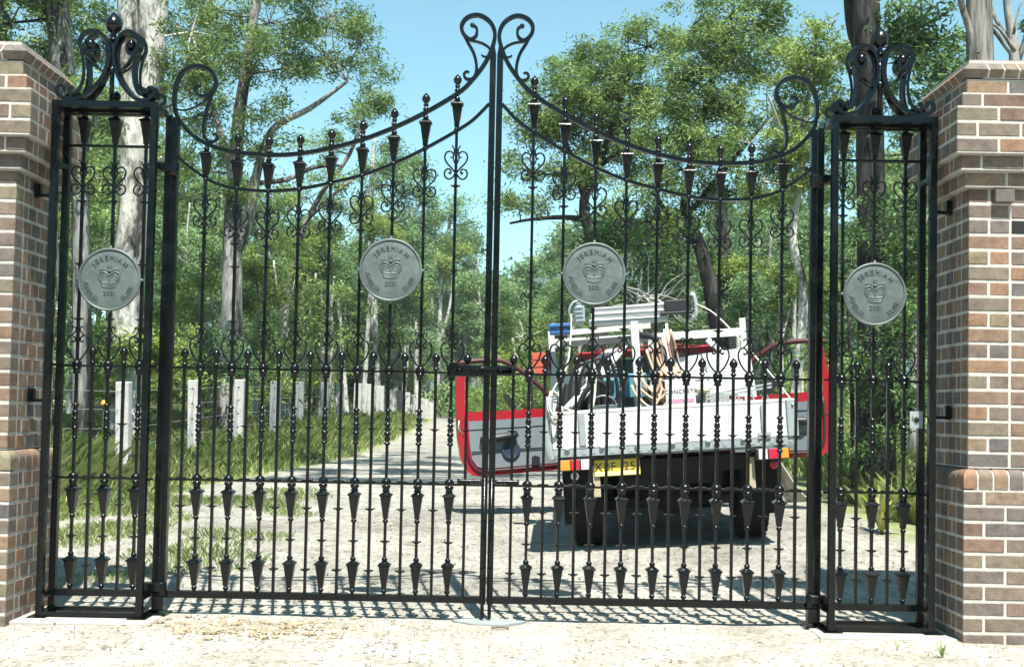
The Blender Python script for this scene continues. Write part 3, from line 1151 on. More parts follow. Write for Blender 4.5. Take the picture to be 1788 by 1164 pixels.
def leaf(sg, label):
    """sg -1: the leaf on the left"""
    hx = sg * STILE_X
    root = empty('iron_gate', (hx, GY, 0))
    tag(root, label, 'gate', 'pair of wrought iron gates')

    def w(xz, y=0.0):                           # left-leaf (x, z) -> local point
        return Vector((-sg * xz[0] - hx, y, xz[1]))
    zl_h = low_s[0][1] + 0.02
    b = MB()
    b.box((0, 0, (2.98 + 0.10) / 2), (0.034, 0.044, 2.98 - 0.10))
    b.build('hinge_stile', IRON, root)
    mx = sg * MEET_X - hx
    b = MB()
    b.box((mx, 0, (3.40 + 0.10) / 2), (0.037, 0.042, 3.40 - 0.10))
    b.prism([(mx - 0.0185, -0.021, 3.40), (mx + 0.0185, -0.021, 3.40), (mx + 0.006, -0.021, 3.47), (mx - 0.006, -0.021, 3.47)], (0, 0.042, 0))
    ms = b.build('meeting_stile', IRON, root)
    MB().tube([(mx - sg * 0.0, -0.03, 0.02), (mx, -0.03, 0.85)], 0.011, 8).box((mx, -0.03, 0.3), (0.035, 0.03, 0.03)).box((mx, -0.03, 0.62), (0.035, 0.03, 0.03)).build('drop_bolt', IRON, ms)
    x0, x1 = -sg * 0.017, mx + sg * 0.0185
    L = abs(x1 - x0)
    xc = (x0 + x1) / 2
    MB().box((xc, 0, Z_BOT), (L, 0.044, 0.040)).build('bottom_rail', IRON, root)
    MB().box((xc, 0, Z_DART), (L, 0.030, 0.013)).build('dart_rail', IRON, root)
    MB().box((xc, 0, Z_MID), (L, 0.030, 0.013)).build('mid_rail', IRON, root)
    n = len(top_s)
    tp = [w(p) for p in top_s]
    ww = [0.023 * (0.55 + 0.45 * min(1, i / 25, (n - 1 - i) / 25)) for i in range(n)]
    tr = MB().ribbon(tp, ww, 0.030)
    for e in (tp[0], tp[-1]):
        tr.lathe([(0.004, -0.016), (0.014, -0.010), (0.016, 0.0), (0.014, 0.010), (0.004, 0.016)], e, 8, R=RX90)
    tr = tr.build('scrolled_top_rail', IRON, root)
    MB().ribbon([w(p) for p in low_s], 0.017, 0.026).build('curved_lower_rail', IRON, root)
    for pts, wd in ((SCROLL_IN, 0.018), (SCROLL_IN2, 0.012), (SCROLL_OUT, 0.018), (SCROLL_OUT2, 0.011)):
        q = [w(p) for p in sm2([z4(*p) for p in pts])]
        m = len(q)
        MB().ribbon(q, [wd * (0.6 + 0.4 * min(1, (m - 1 - i) / 18)) for i in range(m)], 0.024).build('scroll', IRON, tr)
    xs = [-1.741 + 0.1885 * i for i in range(9)]
    for i, x in enumerate(xs):
        long_bar(root, -sg * x - hx, z_top(x), z_low(x), fin=i > 0, medal=i == 6)
    for i in range(10):
        x = -1.741 - 0.0942 + 0.1885 * i
        short_bar(root, -sg * x - hx)
    medallion(root, -sg * xs[6] - hx, 2.08)
    # hinges
    for z in (2.66, 0.16):
        MB().lathe([(0.03, -0.04), (0.034, -0.034), (0.034, 0.034), (0.03, 0.04)], (sg * 0.002, -0.036, z), 10).box((sg * 0.045, -0.048, z + 0.01), (0.115, 0.055, 0.055), ch=0.006).build('hinge', IRON, root)
    if sg < 0:                                  # slide bolt across the meeting stiles
        b = MB()
        b.box((mx - 0.10, -0.045, 1.485), (0.16, 0.05, 0.07), ch=0.01)
        b.box((mx + 0.02, -0.045, 1.490), (0.30, 0.03, 0.045), ch=0.008)
        b.tube([(mx - 0.24, -0.06, 1.50), (mx + 0.14, -0.06, 1.50)], 0.012, 8)
        b.box((mx - 0.2, -0.05, 1.49), (0.05, 0.055, 0.085), ch=0.01)
        for dx in (-0.16, -0.06, 0.08):
            b.lathe([(0.004, -0.01), (0.009, -0.006), (0.009, 0.006), (0.004, 0.01)], (mx + dx, -0.072, 1.488), 6, R=RX90)
        b.build('slide_bolt', IRON, root)
    else:
        MB().box((mx + 0.06, -0.04, 1.49), (0.10, 0.04, 0.06), ch=0.008).build('bolt_keeper', IRON, root)
    tw = MB()
    tq = [(mx + sg * t, -0.02, Z_DART + 0.022) for t in [0.02 + 0.011 * i for i in range(14)]]
    tw.tube(tq, [0.013 if i % 2 else 0.018 for i in range(14)], 6)
    tw.build('twisted_collar', IRON, root)
    return root


leaf(-1, 'left leaf of the tall black wrought iron gates, carrying the slide bolt')
leaf(1, 'right leaf of the tall black wrought iron gates, in front of the truck')

# ------------------------------------------------------------------ iron pilasters beside the gates
M_CARM = None


def crown_arm(yaw):
    """one scrolled arm of the pilaster crown in its own vertical plane: r outwards, z up"""
    b = MB()
    c, s = math.cos(yaw), math.sin(yaw)
    nrm = (-s, c, 0)

    def V(r, z):
        return Vector((r * c, r * s, z))
    main = [(0.272, 0.075), (0.262, 0.086), (0.276, 0.100), (0.298, 0.094), (0.306, 0.070), (0.292, 0.045), (0.262, 0.030), (0.215, 0.030), (0.165, 0.050), (0.115, 0.095), (0.070, 0.155), (0.038, 0.225), (0.022, 0.300), (0.030, 0.372), (0.062, 0.428), (0.112, 0.450), (0.162, 0.430), (0.188, 0.385), (0.180, 0.335), (0.148, 0.310), (0.118, 0.325), (0.112, 0.355), (0.128, 0.370)]
    q = [V(p[0], p[1]) for p in sm2(main, 4)]
    b.ribbon(q, 0.021, 0.046, nrm)
    b.lathe([(0.005, -0.032), (0.026, -0.018), (0.032, 0.0), (0.026, 0.018), (0.005, 0.032)], q[-1], 8)
    sub = [(0.187, 0.370), (0.172, 0.300), (0.160, 0.230), (0.162, 0.160), (0.176, 0.110), (0.196, 0.075), (0.222, 0.062), (0.240, 0.078), (0.232, 0.098), (0.214, 0.094)]
    b.ribbon([V(p[0], p[1]) for p in sm2(sub, 4)], 0.016, 0.040, nrm)
    sub2 = [(0.150, 0.312), (0.120, 0.270), (0.085, 0.235), (0.055, 0.215)]
    b.ribbon([V(p[0], p[1]) for p in sm2(sub2, 4)], 0.010, 0.024, nrm)
    return b


def pilaster(sg, label):
    XO, XI = 2.583, 2.005
    xc = (XO + XI) / 2
    yb, yf = GY, 6.69
    root = empty('iron_pilaster', (sg * xc, yb, 0))
    tag(root, label, 'gate post', 'black iron pilasters beside the gates')
    dx = (XO - XI) / 2
    fy = yf - yb
    for y in (0.0, fy):
        for s in (-1, 1):
            xs_ = s * dx + (-sg * 0.037 if (y == 0.0 and s == -sg) else 0.0)
            MB().box((xs_, y, 1.50), (0.038, 0.038, 3.0 - 0.02)).build('corner_post', IRON, root)
    ZT = 3.005
    for y in (0.0, fy):
        MB().box((0, y, ZT + 0.001), (2 * dx + 0.042, 0.042, 0.038)).build('top_bar', IRON, root)
    for s in (-1, 1):
        MB().box((s * dx, fy / 2, ZT), (0.036, abs(fy) - 0.046, 0.038)).build('top_bar', IRON, root)
        MB().box((s * dx, fy / 2, 0.13), (0.035, abs(fy) - 0.04, 0.034)).build('side_bar', IRON, root)
        MB().box((s * dx, fy / 2, 2.66), (0.035, abs(fy) - 0.04, 0.034)).build('side_bar', IRON, root)
        MB().box((s * dx, fy / 2, Z_MID), (0.02, abs(fy) - 0.05, 0.012)).build('side_bar', IRON, root)
        MB().box((s * dx, fy / 2, Z_DART), (0.02, abs(fy) - 0.05, 0.012)).build('side_bar', IRON, root)
        MB().box((s * dx, fy / 2, 0.028), (0.04, abs(fy) - 0.05, 0.02)).build('side_bar', IRON, root)
    MB().box((0, fy / 2, ZT + 0.010), (2 * dx - 0.036, abs(fy) - 0.038, 0.005)).build('top_plate', IRON, root)
    L = 2 * dx - 0.038
    MB().box((0, fy, 0.030), (L, 0.045, 0.024)).build('foot_bar', IRON, root)
    MB().box((0, 0, 0.030), (L, 0.045, 0.024)).build('foot_bar', IRON, root)
    MB().box((0, 0, Z_BOT), (L, 0.044, 0.040)).build('bottom_rail', IRON, root)
    MB().box((0, 0, Z_DART), (L, 0.030, 0.013)).build('dart_rail', IRON, root)
    MB().box((0, 0, Z_MID), (L, 0.030, 0.013)).build('mid_rail', IRON, root)
    MB().box((0, 0, 2.80), (L, 0.026, 0.013)).build('upper_rail', IRON, root)
    for i in (-1, 0, 1):
        b = long_bar(root, i * 0.1875, 3.02, 2.80, fin=True)
    for i in (-1, 1):
        short_bar(root, i * 0.0937)
    medallion(root, 0, 1.99)
    # base plates
    for s in (-1, 1):
        MB().box((s * dx, fy / 2, 0.008), (0.11, abs(fy) + 0.12, 0.014)).build('base_plate', IRON, root)
    # gate pivot on the inner foot
    MB().box((-sg * (dx + 0.065), -0.03, 0.075), (0.07, 0.07, 0.085), ch=0.006).box((-sg * (dx + 0.05), -0.02, 0.012), (0.15, 0.15, 0.015)).build('pivot_block', IRON, root)
    # wall brackets
    for z in (1.29, 2.50):
        MB().box((sg * (dx + 0.115), fy + 0.06, z), (0.035, 0.05, 0.085), ch=0.006).beam((sg * (dx + 0.02), fy + 0.03, z - 0.03), (sg * (dx + 0.105), fy + 0.06, z - 0.03), 0.018).build('wall_bracket', IRON, root)
    # crown
    cr = MB()
    cr.tube([(0, fy / 2, ZT - 0.02), (0, fy / 2, ZT + 0.44)], 0.014, 8)
    cr.lathe([(0.010, 0.0), (0.022, 0.008), (0.022, 0.016), (0.012, 0.022), (0.018, 0.032), (0.018, 0.042), (0.012, 0.048), (0.024, 0.056), (0.044, 0.074), (0.051, 0.098), (0.048, 0.120), (0.034, 0.144), (0.014, 0.168), (0.003, 0.180)], (0, fy / 2, ZT + 0.405), 12)
    cr.lathe([(0.002, 0.0), (0.014, 0.018), (0.026, 0.036), (0.026, 0.046), (0.012, 0.056), (0.010, 0.07)], (0, fy / 2, ZT + 0.195), 10)
    cr.box((0, fy / 2, ZT - 0.016), (2 * dx - 0.05, 0.03, 0.02))
    pole = cr.build('crown_finial', IRON, root)
    a0 = math.atan2(abs(fy) / 2, dx)
    for a in (a0, math.pi - a0, math.pi + a0, -a0):
        crown_arm(a).build('crown_arm', IRON, root, (0, fy / 2, ZT + 0.005))
    if sg > 0:
        MB().box((dx - 0.075, fy * 0.55, 1.275), (0.012, 0.012, 0.004)).box((dx - 0.005 - 0.05, fy + 0.10, 1.245), (0.075, 0.012, 0.10)).build('lock_plate', ALU, root)
        MB().lathe([(0.014, -0.006), (0.016, 0.0), (0.014, 0.006)], (dx - 0.055, fy + 0.092, 1.245), 10, R=RX90).build('lock_socket', VOID, root)
    return root


pilaster(-1, 'black iron pilaster with a scrolled crown beside the left brick pier')
pilaster(1, 'black iron pilaster with a scrolled crown beside the right brick pier')

# ------------------------------------------------------------------ pads and stones
for sx in (-2.3, 2.3):
    b = MB().box((sx, 6.78, -0.004), (0.80, 0.52, 0.03), ch=0.006)
    tag(b.build('concrete_pad', CONCRETE), kind='structure')
pad = MB()
ring = []
for i in range(16):
    a = 2 * math.pi * i / 16
    ring.append((0.02 + 0.20 * math.cos(a) * (1 + 0.2 * math.sin(3 * a)), 6.80 + 0.10 * math.sin(a), -0.035))
pad.prism(ring, (0, 0, 0.045))
tag(pad.build('gate_stop', CONCRETE_GREY), 'low grey concrete stop in the drive under the meeting stiles', 'gate stop')


def scatter_rocks(name, n, region, smin, smax, m, seed, squash=0.6):
    r = random.Random(seed)
    ico = bmesh.new()
    bmesh.ops.create_icosphere(ico, subdivisions=1, radius=1)
    iv = [v.co.copy() for v in ico.verts]
    ifc = [tuple(v.index for v in f.verts) for f in ico.faces]
    ico.free()
    b = MB()
    for _ in range(n):
        x, y = region(r)
        s = smin * (smax / smin) ** (r.random() ** 2.2)
        ax = (s * r.uniform(0.7, 1.3), s * r.uniform(0.7, 1.3), s * squash * r.uniform(0.6, 1.2))
        rz = r.uniform(0, 6.28)
        c, sn = math.cos(rz), math.sin(rz)
        z = hgt(x, y)
        vs = []
        for v in iv:
            k = r.uniform(0.8, 1.15)
            px, py, pz = v.x * ax[0] * k, v.y * ax[1] * k, v.z * ax[2] * k
            vs.append((x + c * px - sn * py, y + sn * px + c * py, z + pz + ax[2] * 0.25))
        b.add(vs, ifc)
    return b.build(name, m)


tag(scatter_rocks('gravel', 2600, lambda r: (r.uniform(-4.5, 4.5), 5.5 + 7.5 * r.random() ** 1.2), 0.004, 0.018, STONE, 3), kind='stuff')
tag(scatter_rocks('rubble', 420, lambda r: (r.gauss(-1.30, 0.34), r.gauss(6.52, 0.13)), 0.006, 0.032, RUBBLE, 5), kind='stuff')
rr = random.Random(11)
lit = MB()
for _ in range(3600):
    x, y = rr.uniform(-4.2, 4.2), 7.2 + 7 * rr.random()
    if rr.random() < 0.10:
        x, y = rr.gauss(-1.2, 0.9), rr.gauss(6.4, 0.35)
    elif rr.random() < 0.08:
        x, y = rr.uniform(-3.5, 3.5), rr.uniform(5.5, 7.0)
    z = hgt(x, y) + 0.014
    a = rr.uniform(0, 6.28)
    l = rr.uniform(0.012, 0.05)
    w_ = rr.uniform(0.003, 0.008)
    d = Vector((math.cos(a), math.sin(a), rr.uniform(-0.1, 0.3))) * l
    n_ = Vector((-math.sin(a), math.cos(a), 0)) * w_
    p = Vector((x, y, z))
    if y < 7.1:
        d, n_ = d * 0.7, n_ * 0.7
    lit.add([p - d, p + n_, p + d, p - n_], [(0, 1, 2, 3)])
tag(lit.build('leaf_litter', TWIG), kind='stuff')
stick = at(873, 1098, 6.6)
b = MB().tube(catmull([(stick.x - 0.05, 6.6, hgt(stick.x, 6.6) + 0.012), (stick.x, 6.605, hgt(stick.x, 6.6) + 0.016), (stick.x + 0.05, 6.6, hgt(stick.x, 6.6) + 0.012)], 3), 0.006, 5)
tag(b.build('fallen_stick', TWIG), 'short brown stick lying on the pale drive below the gate stop', 'stick')
# ------------------------------------------------------------------ truck
T_ROT = (0, rad(-4.5), rad(-2.0))
T_LOC = Vector((1.505, 9.25, 0.115))
truck = empty('flatbed_truck', T_LOC, T_ROT)
tag(truck, 'red cab tray truck with white tailgate, parked leaning with both doors open', 'truck')
T_MW = Matrix.Translation(T_LOC) @ Matrix.Rotation(T_ROT[2], 4, 'Z') @ Matrix.Rotation(T_ROT[1], 4, 'Y')

# chassis, axle, wheels
b = MB()
for s in (-1, 1):
    b.box((s * 0.38, 2.10, 0.60), (0.07, 3.75, 0.14))
for y in (0.28, 0.9, 1.6, 2.6, 3.8):
    b.box((0, y, 0.61), (0.70, 0.08, 0.10))
b.box((0, 0.12, 0.72), (1.30, 0.05, 0.12))
b.tube([(-0.62, 0.75, 0.39), (0.62, 0.75, 0.39)], 0.055, 10)
b.lathe([(0.05, -0.15), (0.13, -0.08), (0.14, 0.0), (0.13, 0.08), (0.05, 0.15)], (0.05, 0.75, 0.40), 12, R=Matrix.Rotation(rad(90), 3, 'X'))
b.tube([(0.45, 0.22, 0.42), (0.40, 1.2, 0.46)], 0.03, 8)
b.box((-0.15, 1.15, 0.45), (0.42, 0.6, 0.22), ch=0.03)
b.build('chassis', CHASSIS, truck)
RYZ = Matrix.Rotation(rad(90), 3, 'Y')


def tyre_mesh(w_):
    h = w_ / 2
    b = MB()
    b.lathe([(0.20, -h * 0.8), (0.30, -h * 0.95), (0.345, -h * 0.75), (0.358, -h * 0.4), (0.360, 0), (0.358, h * 0.4), (0.345, h * 0.75), (0.30, h * 0.95), (0.20, h * 0.8)], n=28, R=RYZ)
    for i in range(28):
        a = 2 * math.pi * i / 28
        for sx in (-0.55, 0, 0.55):
            aa = a + (0.11 if sx == 0 else 0)
            R = Matrix.Rotation(aa, 3, 'X')
            b.box(R @ Vector((sx * h, 0, 0.361)), (h * 0.5, 0.045, 0.012), R=R)
    return b.mesh('tyre', RUBBER)


M_TY = tyre_mesh(0.27)
M_RIMW = MB().lathe([(0.02, -0.05), (0.07, -0.05), (0.09, -0.02), (0.17, -0.03), (0.205, -0.09), (0.205, 0.09), (0.02, 0.09)], n=20, R=RYZ).mesh('rim', CHASSIS)
for x, y in ((-0.70, 0.75), (0.70, 0.75), (-0.68, 3.35), (0.68, 3.35)):
    wh = put('wheel', M_RIMW, truck, (x, y, 0.395), (0, 0, math.pi if x < 0 else 0))
    put('tyre', M_TY, wh)

# spare wheel, tank and toolbox slung under the tray
sp = put('spare_wheel', M_RIMW, truck, (-0.05, 1.05, 0.47), (0, rad(90), 0))
put('tyre', M_TY, sp)
MB().box((0.62, 1.35, 0.52), (0.42, 0.62, 0.40), ch=0.03).build('fuel_tank', CHASSIS, truck)
MB().box((-0.62, 1.35, 0.52), (0.42, 0.62, 0.40), ch=0.03).build('under_tray_box', CHASSIS, truck)
MB().box((0.0, 1.75, 0.50), (1.5, 0.10, 0.46), ch=0.02).build('cross_guard', CHASSIS, truck)

# tray
MB().box((0, 0.875, 0.875), (1.96, 1.74, 0.05)).box((0, 0.875, 0.835), (1.5, 1.6, 0.03)).build('tray_deck', ALU, truck)
b = MB()
b.box((0, -0.012, 0.872), (1.97, 0.03, 0.058))
for i in range(26):
    b.box((-0.94 + i * 0.0752, -0.0285, 0.875), (0.036, 0.004, 0.034))
b.build('rear_rave', ALU, truck)
tg = MB()
tg.box((0, -0.012, 1.062), (1.93, 0.026, 0.30))
for z in (0.922, 1.196):
    tg.box((0, -0.013, z), (1.93, 0.030, 0.026), ch=0.004)
for z in (1.015, 1.105):
    tg.box((0, -0.0125, z), (1.90, 0.0268, 0.05))
tg = tg.build('tailgate', WHITE, truck)
MB().box((0.735, -0.036, 1.06), (0.035, 0.012, 0.22)).box((0.735, -0.036, 0.93), (0.10, 0.02, 0.035)).build('latch', ALU, tg)
MB().box((-0.72, -0.036, 1.06), (0.05, 0.012, 0.26)).build('latch', ALU, tg)
for i in range(7):
    MB().lathe([(0.012, -0.02), (0.016, -0.015), (0.016, 0.015), (0.012, 0.02)], (-0.85 + i * 0.283, -0.035, 0.905), 8, R=RYZ).build('hinge', ALU, tg)
for s in (-1, 1):
    b = MB().box((s * 0.975, 0.88, 1.06), (0.026, 1.70, 0.30))
    for z in (0.92, 1.06, 1.20):
        b.box((s * 0.984, 0.88, z), (0.02, 1.70, 0.02))
    b.build('side_panel', WHITE, truck)
b = MB().tube(catmull([(-0.985, -0.015, 0.82), (-1.000, -0.03, 0.90), (-1.005, -0.03, 1.05), (-0.985, -0.02, 1.22), (-0.97, 0.0, 1.33)], 4), [0.034] * 17, 8)
b.build('corner_post', ALU, truck)
MB().box((0.965, -0.035, 1.055), (0.085, 0.02, 0.30), ch=0.006).lathe([(0.004, -0.01), (0.012, 0), (0.004, 0.01)], (0.972, -0.05, 1.16), 8, R=RX90).build('corner_post', ALU, truck)
# headboard rack
hb = MB()
hb.beam((-0.915, 1.72, 0.85), (-0.915, 1.72, 1.985), 0.060)
hb.beam((0.915, 1.72, 0.85), (0.915, 1.72, 2.00), 0.055)
hb.beam((-0.885, 1.72, 1.870), (0.885, 1.72, 1.870), 0.055, 0.075)
hb.beam((-0.86, 1.70, 1.46), (-0.30, 1.70, 1.80), 0.060)
hb.beam((-0.86, 1.70, 1.42), (-0.885, 1.70, 1.05), 0.05)
hb.beam((0.57, 1.70, 1.82), (0.90, 1.70, 1.45), 0.055)
hb.beam((0.03, 1.72, 0.85), (0.03, 1.72, 1.90), 0.050)
hb.beam((0.885, 1.72, 1.50), (-0.885, 1.72, 1.50), 0.03)
hb.box((0, 1.735, 1.05), (1.80, 0.02, 0.36))
hb.build('headboard_rack', WHITE, truck)
rk = MB()
rk.beam((-0.62, 0.75, 0.90), (-0.62, 0.75, 1.50), 0.04)
rk.build('load_post', WHITE, truck)
rk = MB()
rk.beam((-0.20, 0.60, 0.90), (-0.20, 0.60, 1.95), 0.065)
rk.build('load_post', WHITE, truck)
MB().beam((-0.80, 1.62, 1.955), (0.03, 1.62, 1.975), 0.05).build('rack_bar', WHITE, truck)

# lights, plate, brackets
for s in (-1, 1):
    lt = MB().box((s * 0.79, -0.01, 0.775), (0.27, 0.05, 0.095), ch=0.006).build('tail_light', BLACKP, truck)
    MB().box((s * 0.875, -0.038, 0.775), (0.080, 0.014, 0.080), ch=0.004).build('amber_lens', AMBER, lt)
    MB().box((s * 0.793, -0.038, 0.775), (0.072, 0.014, 0.080), ch=0.004).build('red_lens', REDLENS, lt)
    MB().box((s * 0.712, -0.038, 0.775), (0.070, 0.014, 0.080), ch=0.004).build('clear_lens', CLEARLENS, lt)
    MB().box((s * 0.625, 0.05, 0.63), (0.055, 0.02, 0.25)).build('flap_bracket', BEIGE, truck)
    MB().box((s * 0.74, 0.30, 0.52), (0.32, 0.012, 0.50)).build('mud_flap', RUBBER, truck)
    MB().lathe([(0.032, -0.006), (0.034, 0.0), (0.030, 0.006)], (s * 0.80, 0.0, 0.685), 14, R=RX90).build('reflector', REDLENS if s > 0 else CLEARLENS, truck)
MB().lathe([(0.018, -0.004), (0.018, 0.004)], (-0.80, -0.008, 0.685), 12, R=RX90).build('reflector_badge', REDLENS, truck)
pl = MB().box((-0.455, 0.030, 0.735), (0.372, 0.008, 0.134), ch=0.003).build('number_plate', PLATE, truck)
MB().box((-0.455, 0.0245, 0.689), (0.366, 0.003, 0.034)).build('painted_sun_band', PLATE_SUNLIT, pl)  # sunlit lower strip of the plate, painted in as a paler colour
for txt, ox in (('XBF', -0.555), ('25', -0.355)):
    let = []
    flat_text(None, txt, 0.095, 0.001, ox, 0.711, 1.02, let)
    for vv, ff in let:
        b = MB()
        b.add([(x, y + 0.0242, z) for x, y, z in vv], ff)
        b.build('plate_character', INK, pl)
MB().box((-0.455, 0.035, 0.815), (0.42, 0.04, 0.022)).build('plate_lamp', BLACKP, truck)

# cab
cb = MB()
CY0, CY1 = 1.80, 3.10
cb.box((0, (CY0 + 0.02), 0.90), (1.56, 0.05, 0.76))
cb.box((0, 2.5, 0.56), (1.50, 1.40, 0.06))
for s in (-1, 1):
    cb.box((s * 0.765, 2.45, 0.60), (0.05, 1.25, 0.13))
    cb.prism([(s * 0.80, 1.80, 1.28), (s * 0.74, 1.80, 1.28), (s * 0.58, 1.86, 1.74), (s * 0.66, 1.86, 1.74)], (0, 0.10, 0))
    cb.tube([(s * 0.72, 3.35, 1.18), (s * 0.60, 2.85, 1.74)], 0.035, 6)
    cb.box((s * 0.70, 3.55, 0.86), (0.16, 0.85, 0.42), ch=0.05)
cb.box((0, 3.70, 1.0), (1.30, 0.95, 0.12), ch=0.04)
cb.box((0, 4.16, 0.78), (1.50, 0.08, 0.40), ch=0.03)
cb = cb.build('cab_body', RED, truck)
rf = MB()
vs, fs = [], []
nxr, nyr = 13, 5
for j in range(nyr):
    for i in range(nxr):
        u, v = -1 + 2 * i / (nxr - 1), j / (nyr - 1)
        x = u * 0.70
        y = 1.82 + v * 1.10
        z = 1.825 - 0.09 * abs(u) ** 3.5 - 0.03 * (abs(v - 0.5) * 2) ** 3
        vs.append((x, y, z))
for j in range(nyr - 1):
    for i in range(nxr - 1):
        fs.append((j * nxr + i, j * nxr + i + 1, (j + 1) * nxr + i + 1, (j + 1) * nxr + i))
rf.add(vs, fs, 0, True)
rf.add([(x, y, z - 0.04) for x, y, z in vs], fs, 0, True)
rf.box((0, 1.835, 1.735), (1.34, 0.03, 0.07), ch=0.01)
rf.build('cab_roof', RED, truck)
MB().box((0, 2.5, 1.90), (0.80, 0.06, 0.05), ch=0.015).build('roof_bar', mat('navy_bar', (0.03, 0.03, 0.09), 0.5), truck)
MB().prism([(-0.66, 1.835, 1.28), (0.66, 1.835, 1.28), (0.58, 1.875, 1.70), (-0.58, 1.875, 1.70)], (0, 0.006, 0)).build('rear_window', GLASS, truck)
MB().prism([(-0.70, 3.36, 1.16), (0.70, 3.36, 1.16), (0.60, 2.88, 1.72), (-0.60, 2.88, 1.72)], (0, 0.006, 0.003)).build('windscreen', GLASS, truck)
st = MB()
st.box((0, 2.35, 0.85), (1.36, 0.5, 0.20), ch=0.05)
st.box((0, 2.08, 1.15), (1.36, 0.14, 0.60), ch=0.05)
st.box((0, 3.15, 1.05), (1.40, 0.22, 0.25), ch=0.05)
st.build('bench_seat', BLACKP, truck)
ring = [(0.36 + 0.19 * math.cos(a), 2.86 + 0.07 * math.sin(a), 1.22 + 0.17 * math.sin(a)) for a in [2 * math.pi * i / 20 for i in range(21)]]
MB().tube(ring, 0.015, 6, cap=False).build('steering_wheel', BLACKP, truck)


def door(s):
    ang = rad(76)
    D = Vector((s * math.sin(ang), -math.cos(ang), 0))       # hinge towards the free edge
    Nn = Vector((-s * math.cos(ang), -math.sin(ang), 0))     # inner face, towards the tray
    H = Vector((s * 0.80, 2.95, 0))

    def W(u, z, n=0.0):
        return H + D * u + Nn * n + Vector((0, 0, z))
    th = 0.075
    body = MB()
    out = [(0.0, 0.60), (0.95, 0.585), (1.05, 0.60), (1.12, 0.66), (1.165, 0.78), (1.185, 1.0), (1.185, 1.265), (0.0, 1.25)]
    body.prism([W(u, z, -th) for u, z in out], Nn * th)
    d = body.build('door', RED, truck)
    d['label'] = 'open %s cab door seen from inside' % ('left-hand' if s < 0 else 'right-hand')
    fr = MB()
    # free-edge pillar in body colour, frame in dark rubber
    fr.prism([W(u, z, -0.045) for u, z in ([(1.185, 1.265), (1.185, 1.40), (1.150, 1.775), (1.070, 1.775), (1.095, 1.265)] if s < 0 else [(1.185, 1.265), (1.170, 1.40), (1.125, 1.74), (1.105, 1.74), (1.095, 1.265)])], Nn * 0.045)
    fr.build('pillar', RED, d)
    tf = catmull([W(1.16, 1.775, -0.02), W(0.95, 1.795, -0.02), W(0.72, 1.79, -0.02), W(0.60, 1.755, -0.02), W(0.40, 1.62, -0.02), W(0.20, 1.42, -0.02), W(0.06, 1.26, -0.02)], 3)
    MB().tube(tf, 0.030, 6).build('window_frame', DARKRED, d)
    MB().beam(W(0.36, 1.27, -0.02), W(0.36, 1.58, -0.02), 0.028).build('quarter_bar', BLACKP, d)
    # seal line
    sl = [(1.09, 1.20), (1.095, 1.0), (1.085, 0.82), (1.06, 0.72), (1.0, 0.655), (0.90, 0.635), (0.10, 0.65)]
    MB().tube(catmull([W(u, z, 0.006) for u, z in sl], 3), 0.016, 6).build('door_seal', DARKRED, d)
    # trim card with three pressed lines, armrest, speaker, crank
    card = MB()
    c_out = [(0.06, 0.675), (0.92, 0.66), (1.0, 0.69), (1.05, 0.77), (1.065, 0.95), (1.065, 1.165), (0.06, 1.165)]
    card.prism([W(u, z, 0.001) for u, z in c_out], Nn * 0.010)
    cd = card.build('door_card', GREYCARD, d)
    for z in (1.075, 0.845, 0.825):
        MB().beam(W(0.07, z, 0.013), W(1.05, z, 0.013), 0.008, 0.005).build('pressed_line', BLACKP, cd)
    ar = MB()
    ar.tube([W(0.56, 1.0, 0.035), W(0.60, 0.99, 0.05), W(0.90, 0.965, 0.05), W(0.95, 0.965, 0.03)], [0.03, 0.042, 0.040, 0.03], 8)
    ar.build('armrest', BLACKP, d)
    sp = MB()
    Rm = Matrix((D, Vector((0, 0, 1)), Nn)).transposed()
    sp.lathe([(0.10, 0.0), (0.102, 0.012), (0.090, 0.022), (0.075, 0.016), (0.03, 0.012), (0.002, 0.018)], W(0.63, 0.835, 0.010), 22, R=Rm)
    sp.build('speaker', SPEAKER, d)
    MB().prism([W(u, z, 0.012) for u, z in [(0.33, 0.66), (0.41, 0.66), (0.41, 0.75), (0.38, 0.765), (0.33, 0.75)]], Nn * 0.03).build('door_pocket', BLACKP, d)
    MB().tube([W(0.25, 0.98, 0.015), W(0.25, 0.98, 0.05), W(0.25, 0.91, 0.055)], 0.012, 6).build('window_crank', BLACKP, d)
    MB().prism([W(u, z, -0.10) for u, z in [(0.52, 1.27), (0.58, 1.27), (0.66, 1.40), (0.64, 1.44), (0.60, 1.42)]], Nn * 0.04).build('wing_mirror', BLACKP, d)
    MB().tube([W(1.16, 1.18, 0.0), W(1.175, 1.10, 0.0), W(1.12, 1.02, 0.003)], 0.008, 5).build('door_latch', ALU, d)


door(-1)
door(1)


def on_truck(name, mb, mats, label, cat, group=None):
    """a loose thing carried on the tray: built in tray coordinates, placed in the world"""
    cx = sum(v[0] for v in mb.v) / len(mb.v)
    cy = sum(v[1] for v in mb.v) / len(mb.v)
    cz = min(v[2] for v in mb.v)
    mb.v = [(x - cx, y - cy, z - cz) for x, y, z in mb.v]
    o = put(name, mb.mesh(name, mats))
    o.matrix_world = T_MW @ Matrix.Translation((cx, cy, cz))
    tag(o, label, cat, group)
    return o


